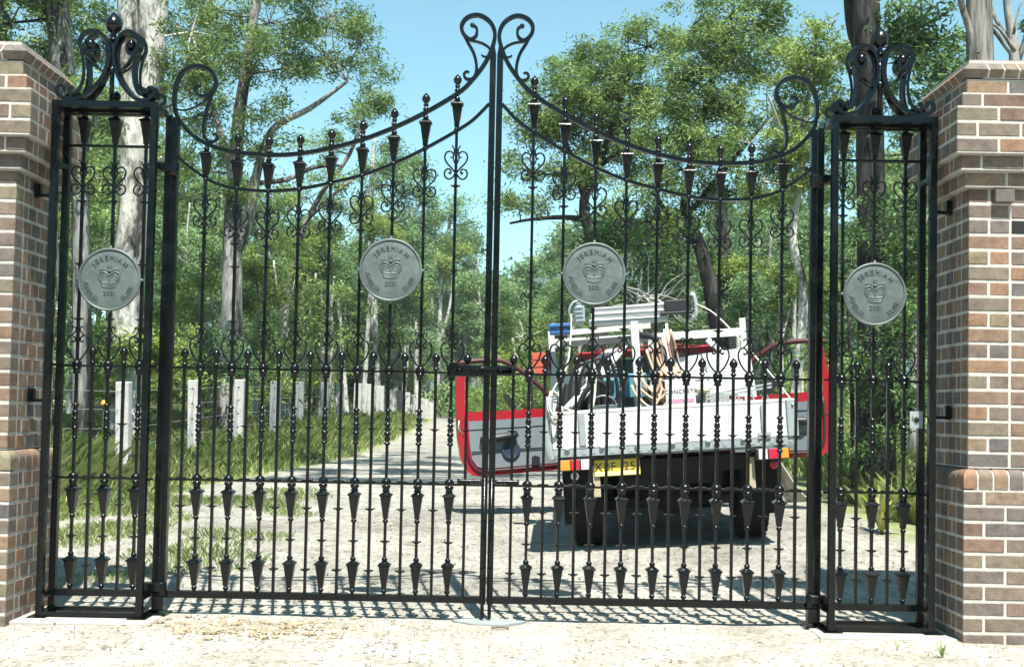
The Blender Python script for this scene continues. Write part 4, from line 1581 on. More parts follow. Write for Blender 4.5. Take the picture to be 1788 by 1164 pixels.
# load on the rack
b = MB()
for i, (z, y0, w_) in enumerate([(2.015, 1.35, 0.10), (2.075, 1.37, 0.085), (2.13, 1.40, 0.07)]):
    b.box((-0.20 + 0.02 * i, y0, z), (0.72, 0.16, 0.052), R=Matrix.Rotation(rad(-0.8 * i), 3, 'Y'), ch=0.004)
    b.box((-0.20 + 0.02 * i, y0 - 0.085, z + 0.016), (0.70, 0.02, 0.012))
bundle = on_truck('plank_bundle', b, WHITE, 'bundle of pale planks tied across the top of the truck rack', 'planks')
b = MB()
b.box((-0.645, 1.33, 2.10), (0.10, 0.16, 0.20), ch=0.03)
for z in (2.04, 2.08, 2.12, 2.16):
    b.box((-0.645, 1.245, z), (0.075, 0.012, 0.016))
b.tube(catmull([(-0.70, 1.30, 2.02), (-0.74, 1.26, 2.12), (-0.69, 1.25, 2.21), (-0.60, 1.26, 2.21)], 4), 0.012, 6)
on_truck('tool_case', b, ALU, 'small grey ribbed tool case at the left end of the plank bundle', 'case')
b = MB()
b.box((0.26, 1.33, 2.12), (0.24, 0.16, 0.11), ch=0.01).box((0.24, 1.24, 2.05), (0.30, 0.06, 0.03), ch=0.008)
on_truck('dark_crate', b, BLACKP, 'dark crate resting at the right end of the plank bundle', 'crate')
b = MB().tube(catmull([(0.36, 1.30, 2.00), (0.42, 1.28, 2.02), (0.425, 1.28, 2.13), (0.41, 1.28, 2.22), (0.39, 1.28, 2.20)], 4), 0.022, 6)
on_truck('steel_hook', b, ALU, 'pale steel hook hanging at the right end of the rack load', 'hook')
b = MB().box((-0.83, 1.50, 1.985), (0.20, 0.16, 0.10), ch=0.012).box((-0.83, 1.41, 2.015), (0.21, 0.015, 0.02))
on_truck('blue_tub', b, BLUE, 'small blue tub on the left end of the truck rack', 'tub')
b = MB()
b.box((-1.045, 1.58, 1.68), (0.13, 0.025, 0.20), ch=0.004)
for z in (1.65, 1.72):
    b.box((-1.045, 1.565, z), (0.126, 0.006, 0.006))
b.box((-0.955, 1.60, 1.68), (0.045, 0.05, 0.24), mat=1)
on_truck('red_board', b, [ORANGE, BLACKP], 'small orange-red slatted board fixed outside the left rack post', 'board')
# rope ties
b = MB().tube(catmull([(0.42, 1.27, 2.13), (0.58, 1.20, 2.02), (0.75, 0.9, 1.75), (0.92, 0.35, 1.38), (0.995, 0.02, 1.17)], 5), 0.007, 5)
on_truck('tie_rope', b, ROPE, 'pale tie rope running from the rack load down to the right tail corner', 'rope', None)
b = MB().tube(catmull([(-0.72, 1.28, 2.10), (-0.74, 1.10, 1.90), (-0.80, 0.7, 1.60), (-0.93, 0.15, 1.40), (-0.99, 0.0, 1.24)], 5), 0.007, 5)
on_truck('tie_rope', b, ROPE, 'pale tie rope hanging from the tool case to the left tail corner', 'rope', None)
# coiled line on the left corner
b = MB()
rq = random.Random(4)
for k in range(5):
    pts = []
    for i in range(15):
        a = 2 * math.pi * i / 14
        pts.append((-0.93 + 0.05 * math.sin(a) + rq.uniform(-.008, .008), -0.03 - 0.012 * k + 0.05 * math.cos(a), 1.20 + 0.10 * math.cos(a) + 0.02 * k + rq.uniform(-.008, .008)))
    b.tube(pts, 0.007, 5, cap=False)
b.tube(catmull([(-0.90, -0.02, 1.26), (-0.82, 0.05, 1.22), (-0.72, 0.05, 1.20), (-0.62, 0.06, 1.235), (-0.58, 0.10, 1.5), (-0.60, 0.2, 1.62)], 4), 0.010, 5)
on_truck('rope_coil', b, ROPE, 'pale rope bunched over the left corner of the tailgate', 'rope')
# tan hoses hanging in loops
b = MB()
for k in range(9):
    x0 = -0.16 + 0.03 * k
    dx = 0.12 + 0.06 * math.sin(k * 2.1)
    zb = 1.20 + 0.06 * (k % 3)
    b.tube(catmull([(x0 - 0.10, 0.55 + 0.02 * k, 1.40 + 0.05 * (k % 4)), (x0 - 0.06, 0.50, zb + 0.1), (x0 + dx * 0.5, 0.45 + 0.02 * k, zb), (x0 + dx + 0.03, 0.50, zb + 0.16), (x0 + dx * 0.8, 0.55 + 0.02 * k, 1.52), (x0 + dx * 0.4, 0.6, 1.70 + 0.02 * k)], 4), 0.012, 5)
on_truck('hose_coil', b, TAN, 'tan hoses hung in tall loops in the middle of the tray', 'hose')
b = MB()
b.box((-0.42, 0.95, 1.18), (0.16, 0.10, 0.60), ch=0.01)
b.box((-0.20, 0.90, 1.20), (0.20, 0.10, 0.62), ch=0.01)
b.box((-0.31, 0.82, 1.265), (0.45, 0.04, 0.075), mat=1)
b.box((-0.40, 0.82, 1.56), (0.08, 0.03, 0.012), mat=2).box((-0.40, 0.82, 1.59), (0.08, 0.03, 0.012), mat=2).box((-0.40, 0.82, 1.53), (0.08, 0.03, 0.012), mat=2)
on_truck('concrete_mixer_frame', b, [TEAL, BLACKP, ALU], 'teal machine frame with a dark strap standing in the tray', 'machine')
b = MB()
b.lathe([(0.10, 0.0), (0.19, 0.08), (0.22, 0.25), (0.20, 0.42), (0.13, 0.52), (0.12, 0.54), (0.10, 0.50)], (-0.70, 1.15, 0.92), 16)
b.box((-0.62, 0.9, 1.05), (0.30, 0.3, 0.28), ch=0.03)
b.tube(catmull([(-0.80, 0.6, 0.95), (-0.70, 0.5, 1.3), (-0.55, 0.5, 1.45), (-0.45, 0.6, 1.30), (-0.5, 0.7, 1.0)], 4), 0.025, 6)
on_truck('mixer_drum', b, CHASSIS, 'dark round drum and black hose at the left of the tray', 'drum')
b = MB()
for k in range(4):
    b.tube(catmull([(-0.80 + 0.09 * k, 0.75, 1.0), (-0.78 + 0.08 * k, 0.70, 1.45), (-0.66 + 0.07 * k, 0.7, 1.62 + 0.02 * k), (-0.55 + 0.06 * k, 0.75, 1.40), (-0.60 + 0.06 * k, 0.8, 1.0)], 4), 0.016, 6)
on_truck('black_cable', b, BLACKP, 'black cables bunched behind the left rack brace', 'cable')
b = MB()
b.tube(catmull([(-0.02, 1.0, 1.0), (0.06, 0.9, 1.5), (0.02, 1.0, 1.80), (-0.12, 1.1, 1.86)], 4), 0.03, 6)
b.tube(catmull([(0.08, 0.8, 0.95), (0.13, 0.85, 1.4), (0.05, 0.95, 1.75)], 4), 0.02, 6)
b.box((-0.02, 1.0, 1.62), (0.10, 0.06, 0.14), ch=0.01)
on_truck('vibrator_hose', b, BLACKP, 'thick black hose rising beside the tan hose loops', 'hose')
b = MB()
for i in range(5):
    b.tube([(-0.86 + 0.035 * i, 0.55, 1.22 + 0.012 * i), (-0.30 + 0.03 * i, 1.45, 1.74 + 0.02 * i)], 0.016, 6)
on_truck('pale_pipes', b, WHITE, 'bundle of thin pale pipes leaning up across the left of the tray', 'pipes')
b = MB().lathe([(0.10, 0.0), (0.125, 0.22), (0.13, 0.225), (0.115, 0.22), (0.09, 0.03)], (-0.52, 0.42, 1.02), 16).tube(catmull([(-0.64, 0.42, 1.24), (-0.60, 0.36, 1.30), (-0.52, 0.34, 1.325), (-0.44, 0.36, 1.30), (-0.40, 0.42, 1.24)], 3), 0.005, 5)
on_truck('white_bucket', b, ALU, 'pale bucket with a wire handle behind the left of the tailgate', 'bucket')
b = MB()
for i in range(3):
    b.beam((0.05 + 0.02 * i, 0.35 + 0.12 * i, 1.0), (0.10 + 0.02 * i, 1.2, 1.85 + 0.05 * i), 0.022)
b.beam((0.04, 0.7, 1.38), (0.14, 0.75, 1.38), 0.02)
on_truck('steel_props', b, ALU, 'grey steel props leaning beside the middle rack post', 'props')
b = MB().box((0.30, 0.62, 1.36), (0.22, 0.2, 0.10), R=Matrix.Rotation(rad(9), 3, 'Y'), ch=0.02).box((0.33, 0.60, 1.43), (0.16, 0.16, 0.05), R=Matrix.Rotation(rad(-12), 3, 'Y'), ch=0.015)
on_truck('folded_sheet', b, WHITE, 'folded pale sheet heaped between the hoses and the white board', 'sheet')
# sign
b = MB().box((0.115, 0.22, 1.295), (0.245, 0.018, 0.25))
sg_ = on_truck('concrete_sign', b, WHITE, 'white board sign reading CONCRETE standing at the tailgate', 'sign')
vs = MB()
flat_text(vs, 'CONCRETE', 0.048, 0.001, 0, 0.132, 1.05)
b = MB()
b.add([(x, y - 0.0098, z) for x, y, z in vs.v], vs.f)
b.build('sign_lettering', INK, sg_)
b = MB()
for i in range(11):
    b.box((-0.098 + 0.0195 * i, -0.0095, 0.075 + 0.002 * (i % 3)), (0.014, 0.002, 0.022 - 0.004 * (i % 2)))
b.box((0, -0.0093, 0.058), (0.21, 0.001, 0.006))
b.build('pink_print', PINK, sg_)
# white board, box, trestles
b = MB().prism([(0.22, 1.40, 1.32), (0.95, 1.40, 1.24), (0.915, 1.42, 1.71), (0.22, 1.42, 1.645)], (0, 0.03, 0))
on_truck('white_board', b, WHITE, 'large white board leaning upright behind the cab window', 'board')
b = MB().box((0.12, 1.35, 1.42), (0.28, 0.06, 0.20), R=Matrix.Rotation(rad(20), 3, 'Y'), ch=0.01)
on_truck('white_bag', b, WHITE, 'crumpled white bag just above the CONCRETE sign', 'bag')
b = MB().box((0.46, 0.9, 1.25), (0.28, 0.3, 0.13), ch=0.03).tube(catmull([(0.34, 0.74, 1.24), (0.34, 0.73, 1.34), (0.42, 0.73, 1.34), (0.42, 0.73, 1.24)], 3), 0.01, 5)
on_truck('grey_case', b, ALU, 'grey case with a looped handle under the white panel', 'case')
b = MB().box((0.44, 0.45, 1.14), (0.38, 0.3, 0.10), ch=0.01).box((0.30, 0.28, 1.16), (0.05, 0.02, 0.06), mat=1)
on_truck('yellow_toolbox', b, [YELLOWISH, BLUE], 'yellowish toolbox just right of the CONCRETE sign', 'toolbox')
b = MB()
b.beam((0.36, 0.5, 1.245), (0.92, 0.5, 1.315), 0.018)
b.beam((0.36, 0.5, 1.275), (0.92, 0.5, 1.345), 0.018)
for i in range(4):
    x = 0.50 + 0.12 * i
    b.beam((x, 0.5, 1.28), (x - 0.06, 0.5, 1.12), 0.014).beam((x, 0.5, 1.28), (x + 0.06, 0.5, 1.12), 0.014)
b.beam((0.42, 0.5, 1.12), (0.95, 0.5, 1.19), 0.02)
on_truck('trestle_frame', b, ALU, 'folded metal trestle lying along the right of the tray', 'trestle')

# ------------------------------------------------------------------ fence posts and wires
def post_mesh(m, seed, w_, h):
    r = random.Random(seed)
    b = MB().box((0, 0, h / 2 - 0.15), (w_, w_ * 0.75, h + 0.3), ch=0.012)
    return b.mesh('timber_post', m)


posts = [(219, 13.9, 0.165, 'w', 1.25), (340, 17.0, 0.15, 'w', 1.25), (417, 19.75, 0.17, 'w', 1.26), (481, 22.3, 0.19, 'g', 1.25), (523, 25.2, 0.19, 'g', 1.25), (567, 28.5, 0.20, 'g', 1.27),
         (593, 31.2, 0.20, 'w', 1.25), (623, 34.0, 0.22, 'w', 1.27), (643, 36.5, 0.30, 'w', 1.27), (664, 39.5, 0.26, 'w', 1.25), (685, 43, 0.2, 'w', 1.2), (697, 46, 0.22, 'w', 1.2), (711, 49, 0.24, 'w', 1.18), (721, 52, 0.26, 'w', 1.15),
         (729, 55, 0.24, 'w', 1.1), (737, 58, 0.22, 'w', 1.05), (745, 61, 0.24, 'w', 1.05), (752, 65, 0.24, 'w', 1.0), (759, 69, 0.24, 'w', 1.0)]
_holes = MB()
for z in (0.45, 0.68, 0.91, 1.13):
    _holes.lathe([(0.013, 0.0), (0.013, 0.004)], (0, 0, z), 8, R=RX90)
M_HOLES = _holes.mesh('wire_hole', VOID)
fence_pts = []
for i, (px, Y, w_, c, h) in enumerate(posts):
    p = at(px, 710, Y)
    z = hgt(p.x, Y)
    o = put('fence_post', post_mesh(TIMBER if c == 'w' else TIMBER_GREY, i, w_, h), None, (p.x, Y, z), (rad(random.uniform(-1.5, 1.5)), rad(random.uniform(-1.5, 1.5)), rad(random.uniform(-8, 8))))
    names = {0: 'pale timber fence post in long grass, seen through the left pilaster', 1: 'white timber fence post with drilled holes, nearest inside the left gate leaf', 2: 'white timber fence post in front of the forked grey gum',
             3: 'grey timber fence post with drilled holes in tall shaded grass', 4: 'shaded grey fence post between two iron bars, second of three grey ones', 5: 'shaded grey fence post, farthest of the three grey ones',
             6: 'narrow pale fence post first beyond the grey ones', 7: 'pale fence post left of the broad white pair beyond the grass', 8: 'broad white fence post beyond the sunlit grass', 9: 'white fence post right of the broad one on the sunlit verge'}
    if i in names:
        tag(o, names[i], 'fence post', 'timber fence posts along the drive')
    else:
        tag(o, 'small far white fence post where the fence line nears the bend', 'fence post', 'timber fence posts along the drive')
    if i < 4:
        put('wire_hole', M_HOLES, o, (0, -w_ * 0.375 - 0.001, 0))
    fence_pts.append(Vector((p.x, Y, z)))
for k, zz in enumerate((0.45, 0.68, 0.91, 1.13)):
    b = MB()
    b.tube([fence_pts[0] + Vector((-3.5, -3.5, zz))] + [q + Vector((0.0, 0, zz)) for q in fence_pts[:12]], 0.004, 4, cap=False)
    w_ = b.build('fence_wire', WIRE)
    tag(w_, ['lowest fence wire strung through the timber posts', 'second lowest fence wire strung through the timber posts', 'second highest fence wire strung through the timber posts', 'topmost fence wire strung through the timber posts'][k], 'fence wire', 'wires of the timber fence')

# concrete wing wall beside the truck
def G(px, py, Y):
    return at(px, py, Y)
b = MB()
wp = [G(1346, 800, 12.6), G(1362, 806, 12.6), G(1385, 842, 12.9), G(1404, 866, 13.2), G(1450, 878, 13.6), G(1452, 893, 13.6), G(1385, 893, 13.2), G(1352, 862, 12.6)]
b.prism(wp, (0.05, 0.16, 0))
tag(b.build('wing_wall', CONCRETE), 'pale sloping concrete wing wall on the ground right of the truck', 'low wall')
# ------------------------------------------------------------------ vegetation
def leaf_mesh(name, cen, size, aspect, tone, m, droop=0.6, rng=RNG):
    """thousands of small leaf blades: cen (n,3), size (n,), tone (n,)"""
    n = len(cen)
    d = rng.normal(size=(n, 3))
    d[:, 2] = d[:, 2] * 0.7 - droop
    d /= np.linalg.norm(d, axis=1)[:, None]
    q = rng.normal(size=(n, 3))
    sd = np.cross(d, q)
    sd /= np.linalg.norm(sd, axis=1)[:, None] + 1e-9
    L = size[:, None]
    Wd = L * aspect
    v = np.empty((n, 3, 3))
    v[:, 0] = cen + sd * Wd * 0.5
    v[:, 1] = cen + d * L
    v[:, 2] = cen - sd * Wd * 0.5
    me = bpy.data.meshes.new(name)
    me.vertices.add(3 * n)
    me.vertices.foreach_set('co', v.reshape(-1).astype(np.float32))
    me.loops.add(3 * n)
    me.loops.foreach_set('vertex_index', np.arange(3 * n, dtype=np.int32))
    me.polygons.add(n)
    me.polygons.foreach_set('loop_start', np.arange(0, 3 * n, 3, dtype=np.int32))
    me.polygons.foreach_set('loop_total', np.full(n, 3, dtype=np.int32))
    me.materials.append(m)
    a = me.attributes.new('tone', 'FLOAT', 'FACE')
    a.data.foreach_set('value', np.clip(tone, 0, 1).astype(np.float32))
    me.update()
    me.validate()
    return me


LEAF_K, DENS_K, GROW_K = 0.78, 2.25, 1.15


def blob_leaves(blobs, per, leaf, rng, clump=0.33, hollow=0.4):
    """blobs: (centre Vector, rx, ry, rz) in metres -> leaf centres, sizes, tones, clump centres"""
    C, Sz, T, CC = [], [], [], []
    per *= DENS_K
    leaf *= LEAF_K
    for (c, rx, ry, rz) in blobs:
        rx, ry, rz = rx * GROW_K, ry * GROW_K, rz * GROW_K
        area = rx * rz
        vol_r = (rx + ry + rz) / 3
        k = max(4, int(per * area / (clump * clump) * 0.9))
        for _ in range(k):
            while True:
                p = rng.uniform(-1, 1, 3)
                r2 = p @ p
                if hollow ** 2 < r2 < 1:
                    break
            if p[2] < -0.3 and rng.random() < 0.35:
                p[2] *= 0.5
            q = np.array(c) + p * np.array((rx, ry, rz))
            cr = clump * rng.uniform(0.55, 1.25)
            nl = max(6, int(rng.uniform(0.6, 1.3) * 120 * (cr / 0.33) ** 2 * (0.15 / leaf) ** 1.4))
            nl = min(nl, 700)
            off = rng.normal(size=(nl, 3)) * np.array((cr, cr, cr * 0.66)) * 0.46
            C.append(q + off)
            Sz.append(leaf * rng.uniform(0.6, 1.35, nl))
            base = rng.uniform(0.05, 0.85)
            T.append(base + rng.normal(size=nl) * 0.18)
            CC.append(q)
    return np.concatenate(C), np.concatenate(Sz), np.concatenate(T), CC


def px_trunk(tr, Y, lean=0.0):
    pts, rr = [], []
    for i, (px, py, w_) in enumerate(tr):
        y = Y + lean * i
        p = at(px, py, y)
        pts.append(p)
        rr.append(w_ / 2 * y / FPX)
    return pts, rr


def tube_path(mb, pts, rr, n=8, sub=4, rough=0.06):
    p2 = catmull(pts, sub)
    m = len(p2)
    r2 = []
    for i in range(m):
        t = i / (m - 1) * (len(rr) - 1)
        k = min(int(t), len(rr) - 2)
        r2.append((rr[k] + (rr[k + 1] - rr[k]) * (t - k)) * (1 + rough * noise.noise(Vector((i * 1.7, pts[0].x, 0)))))
    mb.tube(p2, r2, n)


def tree(name, label, Y, trunks, blobs, leafm, barkm, seed, leaf=0.13, per=1.0, clump=0.33, aspect=0.32, droop=0.32, group=None, limbs=True, cat='tree', dead=None):
    """trunks and crown outlines are laid out in photo pixels at depth Y and built there at full size"""
    rng = np.random.default_rng(seed)
    r = random.Random(seed)
    t0, r0 = px_trunk(trunks[0], Y)
    bz = hgt(t0[0].x, Y)
    base = Vector((t0[0].x, Y, bz))
    if t0[0].z > bz - 0.1:
        t0 = [Vector((t0[0].x, Y, bz - 0.15))] + t0
        r0 = [r0[0] * 1.25] + r0
    root = empty(name, base)
    tag(root, label, cat, group)
    wood = MB()
    tube_path(wood, [p - base for p in t0], r0, 10)
    allp = [(p, q) for p, q in zip(catmull(t0, 4), np.interp(np.linspace(0, len(r0) - 1, (len(t0) - 1) * 4 + 1), range(len(r0)), r0))]
    for tr in trunks[1:]:
        p, q = px_trunk(tr, Y)
        dy = r.uniform(-0.8, 0.8)
        p = [v + Vector((0, dy * i / len(p), 0)) for i, v in enumerate(p)]
        tube_path(wood, [v - base for v in p], q, 8)
        allp += list(zip(catmull(p, 4), np.interp(np.linspace(0, len(q) - 1, (len(p) - 1) * 4 + 1), range(len(q)), q)))
    bl = []
    for b_ in blobs:
        px, py, rx, ry = b_[:4]
        s = Y / FPX
        rz_ = (rx + ry) / 2 * s * 1.1
        dy = (b_[4] if len(b_) > 4 else r.uniform(-0.5, 0.5) * rz_)
        c = at(px, py, Y + dy)
        bl.append((c - base, rx * s, rz_, ry * s))
    C, Sz, T, CC = blob_leaves([(tuple(c), a, b2, d) for c, a, b2, d in bl], per, leaf, rng, clump)
    if limbs:
        low = [(p, q) for p, q in allp if p.z - bz > 1.0] or allp
        for c, rx, ry, rz in bl:
            wc = Vector(c) + base
            cand = [(p, q) for p, q in low if p.z < wc.z + 0.3] or low
            p, q = min(cand, key=lambda k: (k[0] - wc).length + max(0, k[0].z - wc.z) * 2)
            e = Vector(c) + Vector((0, 0, -rz * 0.2))
            a = p - base
            mid = (a + e) / 2 + Vector((r.uniform(-.2, .2), r.uniform(-.2, .2), -0.10 * (e - a).length * r.uniform(0.2, 1.2))) * min(1, (e - a).length / 2)
            rb = min(q * 0.55, 0.02 + 0.018 * (e - a).length)
            tube_path(wood, [a, mid, e], [rb, rb * 0.75, rb * 0.5], 5, 4)
            sel = [np.array(x) for x in CC if abs(x[0] - c[0]) < rx and abs(x[1] - c[1]) < ry and abs(x[2] - c[2]) < rz]
            r.shuffle(sel)
            for x in sel[:14]:
                x = Vector(x)
                m2 = (e + x) / 2 + Vector((r.uniform(-.12, .12), r.uniform(-.12, .12), r.uniform(-.1, .1))) * rx
                wood.tube([e, m2, x], [rb * 0.45, rb * 0.32, rb * 0.12], 4, cap=False)
    if dead:
        for (x0, y0, x1, y1, w_) in dead:
            a, e = at(x0, y0, Y - 0.4) - base, at(x1, y1, Y - 0.4 + r.uniform(-.5, .5)) - base
            mid = (a + e) / 2 + Vector((0, 0, r.uniform(-.1, .25)))
            rb = w_ / 2 * Y / FPX
            wood.tube(catmull([a, mid, e], 4), [rb * (1 - 0.75 * i / 8) for i in range(9)], 5)
    wood.build('trunk', barkm, root)
    put('crown', leaf_mesh('crown', C, Sz, aspect, T, leafm, droop, rng), root)
    return len(C)


NL = 0
G_BACK = 'gum trees of the forest beyond the fence'
# left side -------------------------------------------------------------
NL += tree('gum_tree', 'tall pale-trunked gum rising behind the left pilaster', 20.0,
           [[(222, 735, 66), (222, 520, 54), (236, 330, 54), (228, 150, 40), (222, -80, 38)], [(246, 330, 40), (262, 150, 50), (270, 0, 52), (276, -90, 46)], [(226, 240, 14), (185, 190, 9), (150, 130, 6)]],
           [(200, -130, 220, 120), (335, 40, 55, 80), (180, 90, 45, 50), (330, 160, 40, 40), (60, 60, 70, 60), (150, 20, 50, 50), (320, 110, 36, 60), (30, 100, 50, 40), (170, 170, 36, 50), (300, 260, 26, 50), (170, 300, 40, 60)], LEAF_A, BARK_PALE, 11, per=1.2)
NL += tree('gum_tree', 'dark-barked gum leaning at the far left above the brick pier', 17.0,
           [[(146, 745, 36), (142, 520, 32), (138, 320, 30), (112, 140, 40), (92, -80, 44)], [(136, 300, 14), (175, 180, 10), (195, 60, 6)]],
           [(20, 30, 70, 50), (70, -80, 130, 80), (40, 140, 40, 40), (160, 160, 36, 46), (130, 260, 40, 40), (8, -20, 60, 60), (60, 100, 50, 40), (20, 70, 50, 40), (120, 30, 40, 50), (150, 340, 30, 50)], LEAF_A, BARK_STREAK, 12, per=1.1)
NL += tree('gum_tree', 'forked grey gum with a broad crown behind the left gate leaf', 24.0,
           [[(398, 735, 44), (404, 560, 38), (406, 430, 34), (410, 320, 26), (418, 200, 22), (440, 60, 16), (452, -60, 12)], [(408, 450, 22), (434, 385, 20), (452, 300, 16), (480, 230, 13), (545, 195, 10), (610, 150, 6)], [(412, 330, 14), (380, 220, 12), (350, 120, 8), (330, 30, 6)], [(448, 320, 9), (500, 312, 9), (545, 290, 8), (590, 285, 5)]],
           [(470, 30, 100, 55), (580, 20, 75, 45), (632, 60, 32, 34), (395, 100, 70, 55), (500, 110, 70, 45), (345, 190, 40, 50), (430, 180, 60, 36), (570, 95, 50, 32), (380, 10, 60, 40), (530, -50, 140, 40), (350, 290, 40, 40), (460, 260, 36, 26), (400, 330, 50, 40), (320, 110, 40, 50), (440, 90, 70, 46), (540, 60, 60, 40), (350, 60, 60, 60), (300, 200, 36, 60), (380, 250, 40, 50), (600, 110, 36, 30)],
           LEAF_A, BARK_GREY, 13, per=0.95, clump=0.36)
NL += tree('gum_tree', 'slim branching gum in the gap left of the open sky', 29.0,
           [[(500, 725, 16), (497, 560, 13), (520, 430, 11), (560, 340, 9), (610, 270, 7), (640, 190, 5)], [(540, 380, 7), (600, 330, 6), (650, 300, 4)]],
           [(645, 150, 36, 38), (620, 200, 32, 30), (575, 250, 40, 28), (600, 300, 46, 30), (540, 340, 50, 34), (665, 190, 22, 24)], LEAF_A, BARK_GREY, 14, leaf=0.15, per=0.9, clump=0.40)
NL += tree('gum_tree', 'slender pale gum whose trunk passes behind the left leaf medallion', 42.0,
           [[(660, 725, 15), (652, 540, 13), (646, 420, 12), (650, 300, 9), (655, 240, 5)]],
           [(655, 290, 46, 44), (700, 310, 46, 40), (610, 350, 40, 40), (720, 370, 50, 46), (660, 400, 50, 40), (735, 290, 22, 24)], LEAF_C, BARK_PALE, 15, leaf=0.20, per=1.0, clump=0.52)
NL += tree('gum_tree', 'grey-green gum left of the meeting stiles at the edge of the sky', 80.0,
           [[(772, 725, 13), (770, 560, 11), (778, 440, 8), (790, 360, 5)], [(742, 725, 9), (756, 560, 8), (748, 450, 6)]],
           [(775, 400, 42, 52), (815, 430, 28, 42), (735, 420, 42, 46), (790, 490, 50, 50), (730, 500, 50, 44), (845, 490, 22, 40)], LEAF_C, BARK_PALE, 16, leaf=0.36, per=1.05, clump=0.98)
lows = [('bushy young gum left of the forked grey gum', 26.5, 350, 700, [(350, 480, 46, 50), (335, 560, 48, 50), (370, 620, 46, 40)], LEAF_B),
        ('bushy young gum with bright leaves right of the forked gum', 27.5, 470, 700, [(470, 440, 48, 46), (450, 520, 46, 44), (510, 500, 48, 50), (480, 590, 60, 44)], LEAF_B),
        ('round bushy gum midway behind the left gate leaf', 30.0, 560, 705, [(560, 440, 46, 44), (545, 520, 54, 54), (600, 540, 46, 46), (570, 610, 60, 40)], LEAF_A),
        ('dull green gum low behind the left leaf medallion', 49.0, 690, 705, [(680, 500, 50, 46), (690, 570, 60, 44), (640, 600, 40, 40), (740, 590, 50, 40)], LEAF_C),
        ('light green gum beside the left of the meeting stiles', 86.0, 815, 708, [(815, 560, 48, 46), (790, 620, 56, 44), (845, 620, 36, 50)], LEAF_F),
        ('bushy gum filling the view through the left pilaster', 25.0, 120, 720, [(110, 430, 50, 50), (70, 520, 60, 60), (140, 560, 50, 60), (250, 560, 50, 60), (180, 430, 40, 50), (290, 470, 40, 60), (270, 350, 40, 40)], LEAF_A),
        ('dark low gum between the left pilaster and the pier', 22.0, 85, 730, [(85, 330, 40, 50), (40, 420, 50, 60), (110, 640, 50, 40), (300, 620, 40, 46), (250, 650, 40, 30)], LEAF_D)]
for i, (lab, Y, bx, by, bl, lm) in enumerate(lows):
    x1, y1 = bl[0][0], bl[0][1]
    NL += tree('young_gum_tree', lab, Y, [[(bx, by + 15, 11), ((bx * 2 + x1) / 3 + 4, (by * 2 + y1) / 3, 9), ((bx + x1 * 2) / 3 - 3, (by + y1 * 2) / 3, 7), (x1, y1, 4)], [(bx + 14, by + 14, 7), (bx + 22, (by + y1) / 2, 5), (bx + 16, y1 + 20, 3)]],
               bl, lm, BARK_PALE, 30 + i, leaf=0.15 * max(1, Y / 30), per=1.0, clump=0.40 * max(1, Y / 32))
fr = random.Random(91)
bushes = [('pale green bush behind the first two fence posts', 20.5, 280, 625), ('spreading bush with bright tips between the white fence posts', 22.5, 375, 630), ('low rounded bush behind the forked gum base', 25.5, 450, 635), ('tall bush just left of the broad white fence post', 33.0, 545, 630),
          ('grey-green bush behind the far fence posts', 44.0, 620, 640), ('bush at the bend of the fence left of the meeting stiles', 64.0, 690, 660), ('leafy bush behind the left pilaster foot of the big pale gum', 19.5, 150, 640), ('bush at the far left beside the brick pier', 18.5, 60, 640)]
for i, (lab, Y, px, py) in enumerate(bushes):
    bl = [(px + fr.uniform(-50, 50), py + fr.uniform(-45, 45), fr.uniform(26, 44), fr.uniform(20, 36)) for _ in range(7)]
    NL += tree('bush', lab, Y, [[(px, 735, 6), (px + 4, 690, 5), (px - 3, py, 3)]], bl, [LEAF_B, LEAF_C, LEAF_A][i % 3], BARK_GREY, 120 + i, leaf=0.13 + 0.003 * (Y - 18), per=0.8, clump=0.32, cat='bush')
# centre and right ------------------------------------------------------------
NL += tree('gum_tree', 'wide-crowned gum against the sky right of the meeting stiles', 24.0,
           [[(1046, 720, 30), (1044, 540, 26), (1034, 420, 24), (1020, 350, 18), (1060, 250, 14), (1090, 150, 9)], [(1030, 385, 13), (985, 380, 9), (930, 384, 6), (890, 392, 4)], [(1022, 350, 12), (990, 260, 9), (965, 190, 5)], [(1048, 290, 10), (1120, 230, 8), (1180, 160, 5)]],
           [(1000, 122, 50, 30), (1070, 108, 60, 36), (960, 160, 40, 34), (1040, 165, 60, 36), (1130, 75, 66, 36), (1110, 150, 54, 34), (925, 205, 34, 28), (985, 225, 50, 32), (1060, 240, 56, 32), (915, 290, 30, 30), (975, 300, 46, 30), (1130, 230, 50, 34), (900, 345, 26, 24), (950, 350, 40, 24), (1095, 56, 40, 24), (1010, 200, 60, 40), (1080, 190, 60, 40), (1020, 150, 70, 36), (1100, 270, 60, 40), (1040, 300, 50, 30), (1150, 180, 50, 40), (960, 230, 50, 36), (1090, 140, 60, 36)],
           LEAF_A, BARK_DARK, 41, per=1.55, clump=0.34)
